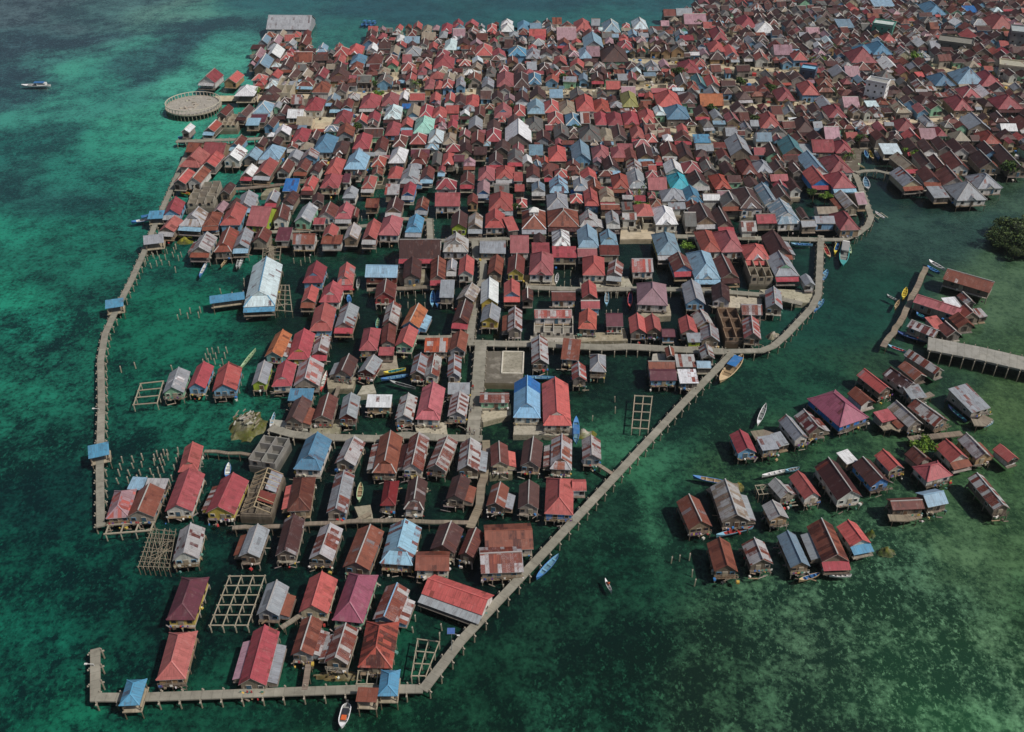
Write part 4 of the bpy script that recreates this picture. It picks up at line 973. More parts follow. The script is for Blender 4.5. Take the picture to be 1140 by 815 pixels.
def build_house(h):
    root = thing('stilt_house' if not h['land'] else 'village_house', h['label'], 'house', h['p'], h['rz'], 'tin roofed houses of the village')
    root.rotation_euler = (RD.gauss(0, 0.008), RD.gauss(0, 0.008), h['rz'])
    parts, extra, fl, r = house_parts(h, True); w, l = h['w'], h['l']
    CLUT.append((h['p'], h['rz'], w, l, fl, h['land'], h['py']))
    obs = {}
    for nm in ('wall', 'platform', 'plinth', 'roof'):
        if nm in parts: obs[nm] = parts[nm].build(nm, root)
    if 'ridge_cap' in parts: parts['ridge_cap'].build('ridge_cap', obs['roof'])
    for nm, mb in extra: mb.build(nm, root)
    yf = -(l / 2 - 0.32) - 0.06; X = w / 2 - 0.32
    dm = RD.choice(DOORS); wm = RD.choice(WINS); dx = RD.uniform(-0.5, 0.5) * (w * 0.3)
    kz = min(1.0, (h['ze'] - fl) / 2.1); inst('door', dm, root, (dx, yf, fl + 0.86 * kz), 0, (1, 1, kz))
    for wx in (-w * 0.28, w * 0.28):
        if abs(wx - dx) > 1.1 and abs(wx) + 0.5 < X: inst('window', wm, root, (wx, yf, fl + 1.15 * kz), 0, (1, 1, kz))
    if h['py'] > 200:
        for sx in (-1, 1):
            vis = (h['px'] < 570) == (sx > 0)
            if not vis: continue
            for k in range(2 if l > 6 else 1):
                yy = (-0.22 + 0.44 * k) * l if l > 6 else 0.0
                inst('window', wm, root, (sx * (X + 0.04), yy, fl + 1.1 * kz), sx * math.pi / 2, (1, 1, kz))
    if not h['land']:
        nx = max(3, int(w / 1.9) + 1); ny = max(3, int(l / 2.6) + 1); sm = RD.choice(STM)
        side = 1 if h['px'] < 570 else -1
        if h['py'] < 380: nx = 3; ny = 2
        for i in range(nx):
            x = -w / 2 + 0.3 + (w - 0.6) * i / (nx - 1)
            inst('stilt', sm, root, (x, -l / 2 - 0.2, 0), 0, (1, 1, fl - 0.17))
        for j in range(1, ny):
            y = -l / 2 - 0.2 + l * j / (ny - 1)
            inst('stilt', sm, root, (side * (w / 2 - 0.24), y, 0), 0, (1, 1, fl - 0.17))
    if not h['land'] and h['py'] > 400 and RD.random() < 0.45:      # front railing of the veranda
        rl = MB(); y = -l / 2 - 0.2
        for zz in (0.45, 0.85): rl.bar((-w / 2 + 0.1, y, fl + zz), (w / 2 - 0.1, y, fl + zz), 0.07, h['pc'], 'wood')
        n = int(w / 0.8) + 2
        for i in range(n):
            x = -w / 2 + 0.1 + (w - 0.2) * i / (n - 1); rl.bar((x, y, fl - 0.05), (x, y, fl + 0.9), 0.07, h['pc'], 'wood')
        rl.build('railing', root)
    return root
CLUT = []
for h in NEAR: build_house(h)
# ---- the farther roofs read as one mass: one object
stuff = MB()
def mass(h):
    parts, extra, fl, r = house_parts(h, False)
    mt = Matrix.Translation(h['p']) @ Matrix.Rotation(h['rz'], 4, 'Z')
    for nm in parts: stuff.merge(parts[nm], mt)
    for nm, mb in extra: stuff.merge(mb, mt)
    d = MB(); w, l = h['w'], h['l']; yf = -(l / 2 - 0.32) - 0.05
    for k in range(RD.randint(1, 3)):
        x = RD.uniform(-0.36, 0.36) * w; d.box((x, yf, fl + 1.0), (RD.uniform(0.7, 1.3), 0.06, RD.uniform(0.9, 1.6)), lin(RD.choice([(26,26,28), (36,30,26), (60,56,50)])), 'wood')
    stuff.merge(d, mt)
for h in REST: mass(h)
occ = {}
def put(h):
    R_ = max(h['w'], h['l']) / 2
    key = (int(h['p'].x // 12), int(h['p'].y // 12)); occ.setdefault(key, []).append((h['p'].x, h['p'].y, h['w'] / 2, h['l'] / 2))
def free(x, y, a, b):
    kx, ky = int(x // 12), int(y // 12)
    for i in (-2, -1, 0, 1, 2):
        for j in (-2, -1, 0, 1, 2):
            for (ox, oy, oa, ob) in occ.get((kx + i, ky + j), ()):
                if abs(x - ox) < a + oa - 0.3 and abs(y - oy) < b + ob + 0.1: return False
    return True
for h in ALL: put(h)
KEEP = [tuple(at(x, y)[:2]) for x, y in ()]
LANES = [[tuple(at(x, y - 1)[:2]) for x, y in q[:2]] + [tuple(at(x, y + (7 if l == 'street' else 4))[:2]) for x, y in q[2:]] for q, l in SANDS]
BOXES = [(972,108,11),(735,150,8),(725,148,10),(981,36,11),(1060,50,12),(1128,46,10),(1128,76,10)]
WOODPX = []
def filler(x, y, px, py):
    far_right = px > 760
    cn = RD.choices(['b', 'rb', 'r', 'k', 'g', 'gd', 'z', 'x', 'tan', 's', 'w', 'o', 'm', 'k2', 's4', 'pale'],
                    [48, 24, 4.5, 4, 8, 9, 9, 7, 5, 1.2, 2, 2, 1.4, 2, 0.8, 1] if far_right else [20, 14, 11, 8, 9, 9, 6, 8, 6, 2, 3, 4, 2.5, 4, 2, 2])[0]
    t = RD.choices(['G', 'P', 'D', 'W', 'L'], [40, 26, 14, 12, 8])[0]
    w = RD.uniform(3.4, 6.4); l = RD.uniform(4.4, 8.2)
    if t == 'L': l *= 0.6
    return dict(t=t, w=w, l=l, rz=RD.gauss(0, 0.06) + (0.05 if far_right else 0), p=Vector((x, y, 0)), px=px, py=py, area=0, cn=cn, o={})
def pix(x, y, z=0.0):
    d = Vector((x, y, z - CAMH)); dep = d.y * CP - d.z * SP; up = d.y * SP + d.z * CP
    return PW / 2 + FOC * d.x / dep, PH / 2 - FOC * up / dep
FILLPOLY = [tuple(at(x, y)[:2]) for x, y in [(300,150),(284,128),(284,100),(280,66),(296,48),(345,44),(345,62),(404,60),(412,40),(470,36),(640,32),(735,38),(778,8),(800,-25),(1250,-25),(1250,182),(1140,182),(1108,172),(1060,186),(1000,168),(955,164),(890,196),(870,222),(820,236),(745,244),(690,252),(640,228),(560,186),(470,206),(380,206),(300,190),(300,150)]]
WATERGAP = [[tuple(at(x, y)[:2]) for x, y in q] for q in [[(335,46),(400,46),(400,58),(335,60)], [(960,164),(1006,166),(1004,196),(960,196)], [(1108,170),(1136,168),(1130,200),(1112,198)]]]
nfill = 0
for k in range(90000):
    y = RD.uniform(240, 600); x = RD.uniform(-160, 420)
    if not inside((x, y), FILLPOLY): continue
    px, py = pix(x, y)
    if px < 200 or px > 1185 or py < -14: continue
    h = filler(x, y, px, py)
    if px < 500 and py < 240 and k < 60000 and RD.random() < 0.3: continue
    if k > 60000: h['w'] *= 0.6; h['l'] *= 0.55
    elif k > 30000: h['w'] *= 0.78; h['l'] *= 0.72
    if any(inside((x, y), q) for q in LANES) or any(inside((x, y), q) for q in WATERGAP): continue
    if any((px - bx) ** 2 + ((py - by) * 2) ** 2 < br * br for bx, by, br in BOXES): continue
    if not free(x, y, h['w'] / 2, h['l'] / 2): continue
    put(h); dress(h); h['land'] = on_land(h['p']); mass(h); nfill += 1
o = stuff.build('far_houses'); tag(o, 'crowded mass of small tin roofed houses filling the far quarter', 'houses', kind='stuff')
print('houses', len(HOUSES), 'far', len(FAR), 'fill', nfill)
# ------------------------------------------------------------------ jetties and boardwalks
PILE = MB(); PILE.cyl((0, 0, -1.2), (0, 0, 1), 0.15, 0.14, lin((150,142,126)), 'wood', 7); PILE = PILE.mesh('pile')
POLE = MB(); POLE.cyl((0, 0, -1.2), (0, 0, 1), 0.08, 0.07, lin((120,106,90)), 'wood', 6); POLE = POLE.mesh('pile')
CROSS = MB(); CROSS.box((0, 0, 0), (0.22, 1, 0.22), lin((172,164,148)), 'conc'); CROSS = CROSS.mesh('crossbeam')
def offset(pts, d):
    out = []
    for i, p in enumerate(pts):
        a = pts[max(0, i - 1)]; b = pts[min(len(pts) - 1, i + 1)]
        t1 = (p - a).normalized() if i > 0 else (b - p).normalized(); t2 = (b - p).normalized() if i < len(pts) - 1 else t1
        n = Vector((-t1.y - t2.y, t1.x + t2.x, 0)); n.normalize(); k = max(0.5, n.dot(Vector((-t1.y, t1.x, 0))))
        out.append(p + n * (d / k))
    return out
def jetty(name, label, px, width, z=1.0, step=3.4, concrete=True, wob=0.0, col=None, th=0.28, cat='jetty', group=None, piles=True):
    pts = [at(x, y, z) for x, y in px]
    if wob:
        q = []
        for i in range(len(pts) - 1):
            n = max(1, int((pts[i + 1] - pts[i]).length / 2.2))
            for k in range(n):
                p = pts[i].lerp(pts[i + 1], k / n); q.append(p + Vector((RD.uniform(-wob, wob), RD.uniform(-wob, wob), 0)))
        pts = q + [pts[-1]]
    c0 = pts[0].copy(); c0.z = 0; root = thing(name, label, cat, c0, 0, group); pts = [p - c0 for p in pts]
    L, R_ = offset(pts, width / 2), offset(pts, -width / 2); d = MB(); c = col or lin((142,138,125)); dz = Vector((0, 0, th)); s = 0.0
    mat = 'deck' if concrete else 'plank'
    for i in range(len(pts) - 1):
        u = (pts[i + 1] - pts[i]).normalized(); cc = vary(c, 0.025 if concrete else 0.12)
        d.face([R_[i], R_[i + 1], L[i + 1], L[i]], cc, mat, None, (0, 0, 0), u)
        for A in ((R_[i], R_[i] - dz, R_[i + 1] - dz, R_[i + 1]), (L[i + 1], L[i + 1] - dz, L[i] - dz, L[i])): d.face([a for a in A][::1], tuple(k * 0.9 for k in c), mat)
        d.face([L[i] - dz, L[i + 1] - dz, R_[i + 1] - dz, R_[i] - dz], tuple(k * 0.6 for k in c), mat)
    for i, r in ((0, 1), (-1, -1)): d.face([L[i], L[i] - dz, R_[i] - dz, R_[i]][::r], c, mat)
    d.build('deck', root)
    if not piles: return root
    tot = 0.0; nxt = 0.6; cnt = 0
    for i in range(len(pts) - 1):
        seg = (pts[i + 1] - pts[i]).length; u = (pts[i + 1] - pts[i]) / seg; n = Vector((-u.y, u.x, 0))
        while nxt < tot + seg:
            p = pts[i] + u * (nxt - tot); nxt += step
            if cnt >= 98: continue
            for sg in (-1, 1):
                q = p + n * (sg * (width / 2 + (0.16 if concrete else -0.1)))
                inst('pile', PILE if concrete else POLE, root, (q.x, q.y, 0), 0, (1, 1, z + (0.3 if concrete and sg > 0 else 0.02))); cnt += 1
            if concrete and cnt < 400:
                inst('crossbeam', CROSS, root, (p.x, p.y, z - th - 0.13), math.atan2(u.y, u.x), (1, width + 1.1, 1))
        tot += seg
    return root
GJ = 'concrete ring jetties round the village'
jetty('jetty', 'long bent concrete jetty running up the left side through open turquoise water', [(112,586),(111,520),(113,447),(112,400),(117,371),(131,341),(146,312),(160,281),(172,251),(188,216),(202,183),(214,158)], 1.6, group=GJ)
jetty('jetty', 'concrete jetty along the bottom with an L-shaped stub end and two blue shelters', [(106,722),(106,776),(150,776),(225,773.5),(300,770.5),(400,767),(471,766.5)], 1.65, group=GJ)
jetty('jetty', 'straight concrete jetty running diagonally past the front rows to the big moored boat', [(470.5,768),(513,713),(610,610),(708,505),(760,449),(815,393)], 1.75, z=1.02, group=GJ)
jetty('jetty', 'concrete jetty curving along the channel from the big boat to the square end', [(806,391),(848,390),(861,385),(875,373),(891,356),(904,342),(911,328),(912.5,300),(914,262)], 1.8, z=1.05, group=GJ)
jetty('jetty', 'tightly curved concrete jetty round the crimson hip roof at the channel corner', [(914,266.5),(938,266.5),(953,261),(966,251),(970,241),(966,230),(958,208),(951,190)], 1.8, z=1.09, group=GJ)
jetty('footbridge', 'pale arched footbridge over the narrow inlet beside the four moored boats', [(953,192),(962,190),(975,189.6),(988,192.5),(1003,192.5)], 1.6, z=1.5, cat='bridge')
GB = 'boardwalks between the house rows'
for l, p, w, conc in [
 ('concrete walkway along the upper canal in front of the silver blue roofs', [(740,262.5),(822,264.5),(913,266.5)], 2.2, True),
 ('pale walkway crossing the inner rows in front of the pink hip roof', [(585,319.5),(620,321),(667,322),(708,321),(762,322),(813,325),(850,328),(893,338)], 2.0, True),
 ('straight concrete walkway in the middle with people standing on it', [(535.5,382),(532,430),(526,488)], 2.9, True),
 ('crooked concrete walkway from the pale grey long roof down to the middle crossing', [(528,262),(530,286),(538,291),(538,310),(531,326),(527,345),(524,370),(523,382)], 2.0, True),
 ('long concrete walkway crossing mid village behind the gravel foundation', [(521,381),(560,382.5),(600,382.5),(640,385),(672,386.5),(700,385.5),(740,388),(807,391)], 2.5, True),
 ('walkway of worn slabs in front of the pink red long roof and white shed', [(300,476),(325,483),(352,486),(420,488),(452,484),(490,487),(537,488)], 2.2, True),
 ('thin plank walkway between the front rows and the second rows', [(258,587),(300,586),(345,582.5),(390,580.5),(440,579),(522,581.5)], 1.0, False),
 ('rough crooked plank walkway beside the brown gable roof', [(523,588),(528,574),(533,562),(537,540),(541,515),(541,490)], 1.7, False),
 ('plank walkway beside the inner pool of green water below the white hall', [(408,322),(440,321),(470,319.5),(496,318)], 1.6, False),
 ('walkway in front of the crimson half hip and rusty long roof', [(297,258),(330,257),(385,253),(422,249.5)], 1.6, True),
 ('walkway framing the small square pool by the sky blue half hip', [(444,243),(478,244.5),(479,268),(532,266.5),(590,264)], 1.8, True),
 ('short walkway under the patchwork orange sheet roof', [(460,375),(480,375.5),(503,375)], 1.6, True),
 ('thin walkway behind the bright blue flat roof on the left shore', [(254,211),(290,207.5),(315,205),(345,202),(380,199),(412,196.5)], 1.7, False),
 ('weedy stone walkway below the orange gable hut near the round pier', [(196,157),(235,156),(278,154.5),(322,152)], 2.2, True),
 ('broken plank walkway beside the pink long roof in the detached cluster', [(1031,297),(1026,309),(1018,325),(1010,342),(1001,360),(991,374),(983,386)], 1.5, False),
 ('short plank walkway among the detached roofs behind the bright green bush', [(1012,489),(1035,486.5),(1071,482)], 1.6, False),
 ('narrow plank bridge from the striped hut to the diagonal jetty', [(666,517),(683,528)], 0.9, False),
 ('narrow plank bridge slanting to the grey gable in the front rows', [(312,699),(336,683)], 0.9, False),
 ('short plank bridge from the rusty gable to the bottom jetty', [(345,735),(339,768)], 1.0, False),
 ('short plank bridge slanting up to the pier shed at the brown gable', [(398,580),(412,571)], 1.0, False),
 ('narrow plank bridge up the water lane beside the reddish brown gable', [(369,452),(377,430)], 0.9, False),
 ('wooden ladder walk from the silver hall to the shore houses', [(303,293),(302,280),(301,268)], 1.3, False),
 ('cluttered plank deck between the crimson gable and the grey shed', [(838,484),(850,483),(862,487)], 3.0, False),
 ('plank deck in front of the dark brown and white patched roof', [(1014,446),(1026,442),(1038,438)], 1.6, False),
 ('plank deck below the small crimson shed roof', [(980,476),(992,474),(1003,478)], 2.2, False),
 ('plank porch in front of the reddish brown side gable hut', [(990,577),(1008,577),(1024,573)], 1.8, False),
 ('ragged plank deck behind the weathered tan house', [(790,548),(803,541),(822,541)], 1.6, False),
 ('plank deck before the grey striped hut', [(1082,470),(1092,470),(1100,464)], 2.4, False),
 ('plank walk out from the red half hip over green water', [(227,502),(268,504.5),(284,507)], 0.8, False)]:
    jetty('boardwalk', l, p, w, 0.98 + 0.004 * RD.randint(0, 6), 3.0 if conc else 2.4, conc, 0 if conc else 0.22, None if conc else vary(lin((136,124,108))), cat='boardwalk', group=GB)
jetty('pier', 'long grey concrete pier deck on dark piles running off the right edge', [(1033,382),(1090,393),(1160,409)], 6.0, z=2.2, step=2.6, col=lin((150,148,140)), th=0.5, cat='pier')
# ------------------------------------------------------------------ posts standing in the water
POST = MB(); POST.box((0, 0, 0), (0.2, 0.2, 1.8), lin((176,168,150)), 'conc'); POST.box((0, 0, 0.93), (0.23, 0.23, 0.1), lin((206,198,180)), 'conc'); POST.bar((0, 0, 0.95), (0, 0, 1.3), 0.07, lin((110,80,60)), 'wood'); POST = POST.mesh('house_post')
def posts(label, group, pts):
    for x, y in pts:
        p = at(x, y, 0.0); o = bpy.data.objects.new('house_post', POST); COL.objects.link(o); o.location = (p.x, p.y, -0.42 + RD.uniform(-0.3, 0.25)); o.rotation_euler = (RD.gauss(0, 0.04), RD.gauss(0, 0.04), RD.uniform(-0.2, 0.2))
        tag(o, label, 'post', group)
def tile(ox, oy, k, pts): return [(ox + x / k, oy + y / k) for x, y in pts]
posts('bare post in the cluster behind the mauve waterfront house', 'posts behind the mauve waterfront house', tile(80, 490, 5.995, [(333,125),(403,118),(468,108),(323,172),(402,160),(462,150),(313,215),(378,210),(450,205),(303,270),(372,262),(437,250),(565,78),(612,75),(635,70),(707,65),(550,110),(598,105),(637,105),(707,100),(547,140),(588,138),(612,138),(697,132),(523,200),(572,192),(607,190),(683,182),(503,258),(547,248),(590,245),(665,245),(652,280)]))
posts('bare post in the cluster behind the wide red roof', 'posts behind the wide red roof', tile(140, 370, 5.995, [(545,118),(577,115),(617,112),(672,112),(533,155),(564,152),(600,150),(660,148),(516,195),(551,190),(592,190),(645,190),(580,232),(630,228)]))
posts('bare post in the cluster below the grey jetty shed', 'posts below the grey jetty shed', tile(140, 170, 5.995, [(330,620),(322,648),(272,650),(240,650),(312,672),(368,672),(208,660),(185,685),(262,690),(350,698),(130,720),(165,745),(205,735),(238,725),(288,730),(330,775),(175,670),(225,700)]))
posts('bare post in the row leading to the blue awning of the silver hall', 'posts before the silver hall', tile(90, 250, 4.7375, [(523,455),(575,448),(628,445),(510,482),(562,475),(620,472),(208,755),(285,740),(478,750),(500,110),(735,345),(797,362),(860,290),(856,355),(862,320)]))
posts('bare post in open green water between the long red roof and the diagonal jetty', 'posts by the long red roof', tile(420, 580, 5.995, [(287,575),(253,640),(460,625),(540,655),(632,685),(235,715),(428,700),(416,765),(842,440)]))
posts('lone post in the dark water left of the ladder frame', 'posts by the ladder frame', tile(570, 370, 5.995, [(688,438),(690,515),(538,565)]))
posts('post in the inner green pool below the pale blue long roof', 'posts in the inner pool', tile(430, 270, 5.995, [(92,420),(145,415),(195,390),(258,415),(93,350),(145,345),(195,340),(258,345)]))
posts('post in the pool between the red and crimson roofs beside the canoes', 'posts in the crimson roof pool', tile(560, 270, 5.995, [(690,460),(722,465),(767,455),(690,350),(722,345),(765,345),(410,270),(450,265),(410,210),(452,200)]))
posts('post in the small gap between the red hip and the crimson half hip', 'posts in the crimson gap', tile(300, 170, 5.995, [(615,430),(660,430),(712,400),(655,290),(735,290),(622,390),(668,390),(160,710),(208,725),(235,700),(268,705)]))
posts('bare post off the red gable near the round pier', 'posts near the round pier', [(215,200),(226,213),(820,545),(748,622),(757,620),(768,619),(771,637),(774,648)])
# ------------------------------------------------------------------ timber frames waiting for a house
def quad(FL, FR, BL, BR, z): return [at(*q, z) for q in (FL, FR, BL, BR)]
def frame(label, FL, FR, BL, BR, nx, ny, z=1.0, t=0.2, col=(164,154,134), rafters=0, sag=0.0):
    fl, fr, bl, br = quad(FL, FR, BL, BR, z); c0 = (fl + fr + bl + br) / 4; c0.z = 0; root = thing('timber_frame', label, 'frame', c0)
    P = lambda u, v, dz=0.0: (fl.lerp(fr, u)).lerp(bl.lerp(br, u), v) - c0 + Vector((0, 0, dz))
    g = MB(); c = lin(col)
    for i in range(nx + 1):
        j = RD.uniform(-sag, sag); g.bar(P(i / nx, -0.03, 0.02), P(i / nx + j, 1.03, 0.02), t, vary(c), 'wood')
    for j in range(ny + 1):
        k = RD.uniform(-sag, sag); g.bar(P(-0.04, j / ny, 0.12), P(1.04, j / ny + k, 0.12), t, vary(c), 'wood')
    for k in range(rafters):
        a, b = RD.random(), RD.random(); g.bar(P(a, RD.random(), 0.3), P(b, RD.random(), RD.uniform(0.3, 1.0)), t * 0.8, vary(c), 'wood')
    g.build('beam_lattice', root)
    sx, sy = max(1, nx // 4), max(1, ny // 6)
    for i in range(0, nx + 1, sx):
        for j in range(0, ny + 1, sy):
            q = P(i / nx, j / ny); inst('post', POLE if t < 0.15 else POST, root, (q.x, q.y, 0 if t < 0.15 else z - 1.0), RD.uniform(-0.2, 0.2), (1, 1, z) if t < 0.15 else (0.9, 0.9, 0.98))
frame('open square timber floor frame beside the plum hip roof', (233.9,696.6), (275.7,696.6), (255.5,642), (294.6,641.6), 3, 5, t=0.16)
frame('four bar timber floor frame at the outer end of the red roof row', (148.7,451), (175,449), (156.7,427.5), (181.7,424.7), 1, 3)
frame('ladder shaped timber frame alone beside the diagonal jetty', (703.4,477), (721.7,478), (706.7,441), (726,442), 2, 4)
frame('three bay pale beam frame in front of the mauve waterfront house', (117.5,595), (167.5,591), (121,585), (171,582), 3, 1, t=0.26)
frame('tangled pole lattice frame left of the white striped gable', (154,631), (188,633), (167,589), (195,590), 6, 8, t=0.09, col=(146,136,116), rafters=14, sag=0.07)
frame('sparse beam frame in green water behind the corner blue shelter', (458,753), (474,753), (465,712), (489,715), 2, 3, t=0.16)
frame('pole lattice frame below the silver hall', (300,345), (325,346), (310,318), (322,318), 3, 5, t=0.13, rafters=3, sag=0.05)
frame('broken pole platform above the silver hall', (292,290), (311,290), (294,275), (312,276), 3, 3, t=0.12, rafters=6, sag=0.08)
frame('beam frame with short piles below the rusty shed kiosk', (397,762), (419,762), (399,747), (421,747), 2, 1, t=0.16)
frame('row of beams under the striped patch roof at the canal', (424,340), (440,340), (424,332), (440,332), 2, 1, t=0.12)
frame('low pole frame behind the rusty gable of the detached cluster', (845,551), (866,549), (841,541), (862,539), 4, 2, t=0.12, rafters=8, sag=0.1)
# ------------------------------------------------------------------ unfinished and odd buildings
def corners(x0, x1, yf, yb, z): return at(x0, yf, z), at(x1, yf, z), at(x0 + (570 - x0) * 0 , yb, z)
def rooms(name, label, FL, FR, BL, nx, ny, z0, z1, col, th=0.22, wins=True, mat='conc', extra=None, jagged=0.0):
    a, b, c = at(*FL, z0), at(*FR, z0), at(*BL, z0); e = b - a; f = c - a; root_p = a + e / 2 + f / 2; rz = math.atan2(e.y, e.x)
    w = e.length; l = abs(f.dot(Vector((-math.sin(rz), math.cos(rz), 0)))); root = thing(name, label, 'building', (root_p.x, root_p.y, 0), rz)
    m = MB(); k = lin(col); h = z1 - z0
    hh = lambda: h * (1 - RD.uniform(0, jagged))
    for i in range(nx + 1):
        for j in range(ny):
            q = hh(); m.box((-w / 2 + w * i / nx, -l / 2 + l * (j + 0.5) / ny, z0 + q / 2), (th, l / ny - 0.004, q), vary(k, 0.06), mat)
    for j in range(ny + 1):
        for i in range(nx):
            q = hh() - 0.02; m.box((-w / 2 + w * (i + 0.5) / nx, -l / 2 + l * j / ny, z0 + q / 2), (w / nx - th - 0.006, th, q), vary(k, 0.06), mat)
    m.build('wall', root)
    s = MB(); s.box((0, 0, z0 / 2 - 0.65), (w + 0.4, l + 0.4, z0 + 1.3), tuple(v * 0.55 for v in k), mat); s.build('foundation', root)
    if wins:
        for i in range(nx):
            x = -w / 2 + w * (i + 0.5) / nx; inst('window', WINS[1], root, (x, -l / 2 - th / 2 - 0.02, z0 + h * 0.55), 0, (min(1, w / nx / 1.6), 1, min(1.0, h / 2)))
    return root, w, l
rt, w, l = rooms('unfinished_house', 'roofless grey concrete block house with open rooms beside the sky blue roof', (281,518), (309,522), (293,490), 2, 3, 0.7, 2.5, (134,132,126), jagged=0.25)
rt, w, l = rooms('unfinished_house', 'half roofed timber house with bare rafters in front of the roofless block house', (270,574), (303,575), (283,531), 2, 2, 0.7, 1.7, (132,120,104), 0.16, False, 'plank', jagged=0.4)
r2 = MB()
for i in range(9):
    y = -l / 2 + l * i / 8
    if i < 3 or i > 4:
        r2.bar((-w / 2, y, 1.7), (0, y, 3.4), 0.15, lin((168,150,120)), 'wood'); r2.bar((w / 2, y, 1.7), (0, y, 3.4), 0.15, lin((168,150,120)), 'wood')
r2.bar((0, -l / 2, 3.4), (0, l / 2, 3.4), 0.16, lin((176,158,126)), 'wood')
for k in range(7):
    x = RD.uniform(-w / 2, w / 2); r2.bar((x, RD.uniform(-l / 2, 0), 1.8), (x + RD.uniform(-1, 1), RD.uniform(0, l / 2), 1.9), 0.13, lin((150,136,112)), 'wood')
r2.build('rafter_frame', rt)
r3 = MB(); r3.sheet([(w / 2, l * 0.0, 1.75), (w / 2, l / 2, 1.75), (w * 0.12, l / 2, 2.9), (w * 0.12, 0, 2.9)], PALL['g'], 'roof', RUSTC, (0.5, 0.3, 0), Vector((0, 1, 0)))
r3.sheet([(w * 0.5, -l * 0.3, 1.75), (w * 0.5, -l * 0.04, 1.75), (0.0, -l * 0.04, 3.0), (0.0, -l * 0.3, 3.0)], PALL['rb'], 'roof', RUSTC, (0.5, 0.7, 0), Vector((0, 1, 0))); r3.build('roof_patch', rt)
rooms('unfinished_house', 'roofless brown brick house with six open rooms beside the big moored boat', (803,380), (824.5,380), (803,348), 2, 3, 0.8, 2.4, (128,104,84), jagged=0.35)
rooms('unfinished_house', 'pale roofless concrete frame with many rooms left of the grey gable on the shore', (211,232), (240,231), (217,209), 3, 4, 1.0, 3.4, (150,142,128), jagged=0.6)
rooms('unfinished_house', 'grey pole and slab skeleton below the round pier', (243,143), (266,143), (246,130), 4, 3, 0.9, 2.6, (168,156,136), jagged=0.5)
rooms('unfinished_house', 'cream roofless shell beside the white barge board roof in the corner', (309,114), (327,114), (312,97), 2, 2, 0.5, 4.4, (178,168,146))
rooms('unfinished_house', 'cream roofless box beside the pale sand yard', (714,255), (731,255), (713,238), 1, 2, 0.5, 3.0, (176,168,148), jagged=0.3)
rooms('unfinished_house', 'cream roofless concrete shell among the red hip roofs', (720,158), (735,157), (717,143), 2, 2, 0.5, 4.6, (196,188,168))
rooms('unfinished_house', 'beige two storey shell with open bays below the light red hip roof', (832,316), (856,316), (831,298), 3, 2, 0.6, 3.5, (150,140,122), jagged=0.3)
rooms('unfinished_house', 'white walled ruin without roof beside the long walkway', (594,374), (637,375), (596,356), 4, 2, 0.5, 2.0, (176,170,158), jagged=0.7)
rooms('unfinished_house', 'cream ruin with water inside near the top shore', (425,86), (446,84), (429,74), 2, 2, 0.5, 2.6, (196,186,160), jagged=0.3)
rooms('unfinished_house', 'low pale shell of walls above the sand yard', (700,258), (712,258), (700,247), 1, 2, 0.5, 1.8, (172,164,146), jagged=0.6)
def block(label, px, w, l, h, yaw, col, floors=2, bays=3, roof=(150,150,146), flat=True):
    p = at(*px, 0.4); root = thing('apartment_block', label, 'building', (p.x, p.y, 0.35), rad(yaw)); b = MB(); c = lin(col)
    b.box((0, 0, h / 2), (w, l, h), c, 'conc'); b.build('wall', root)
    r = MB(); t = 0.25; r.box((0, 0, h + 0.06), (w + 0.3, l + 0.3, 0.12), lin(roof), 'conc')
    for sx in (-1, 1): r.box((sx * (w / 2 + 0.02), 0, h + 0.4), (t, l + 0.3, 0.56), c, 'conc')
    for sy in (-1, 1): r.box((0, sy * (l / 2 + 0.02), h + 0.4), (w - t, t, 0.56), c, 'conc')
    r.build('roof', root)
    for fl in range(floors):
        z = h * (fl + 0.55) / floors
        for i in range(bays):
            inst('window', WINS[1], root, (-w / 2 + w * (i + 0.5) / bays, -l / 2 - 0.02, z), 0, (0.8, 1, 0.8))
        for sx in (-1, 1):
            for i in range(max(1, bays - 1)): inst('window', WINS[1], root, (sx * (w / 2 + 0.02), -l / 2 + l * (i + 0.5) / max(1, bays - 1), z), sx * math.pi / 2, (0.8, 1, 0.8))
block('tall white tower house rising alone over the roofs', (972,117), 7.6, 5.0, 9.5, -33, (226,226,226), 4, 3)
block('teal green two storey block with pale roof near the top', (981,42), 9.0, 7.0, 6.5, -28, (70,140,124), 2, 3, (190,200,196))
block('dark weathered concrete block with stained flat roof', (1061,58), 14.0, 9.0, 5.0, -25, (96,96,90), 2, 4, (128,126,118))
block('grey high block cut by the right edge of the roofs', (1136,54), 12.0, 10.0, 8.0, -20, (120,124,124), 3, 4, (160,170,172))
block('cream flat roofed block below the grey high block', (1128,84), 13.0, 8.0, 4.6, -22, (196,188,164), 2, 4, (170,166,148))
block('blue grey plain block with a sky blue top in the upper quarter', (898,92), 6.0, 5.0, 6.0, -25, (70,84,104), 2, 2, (120,180,210))
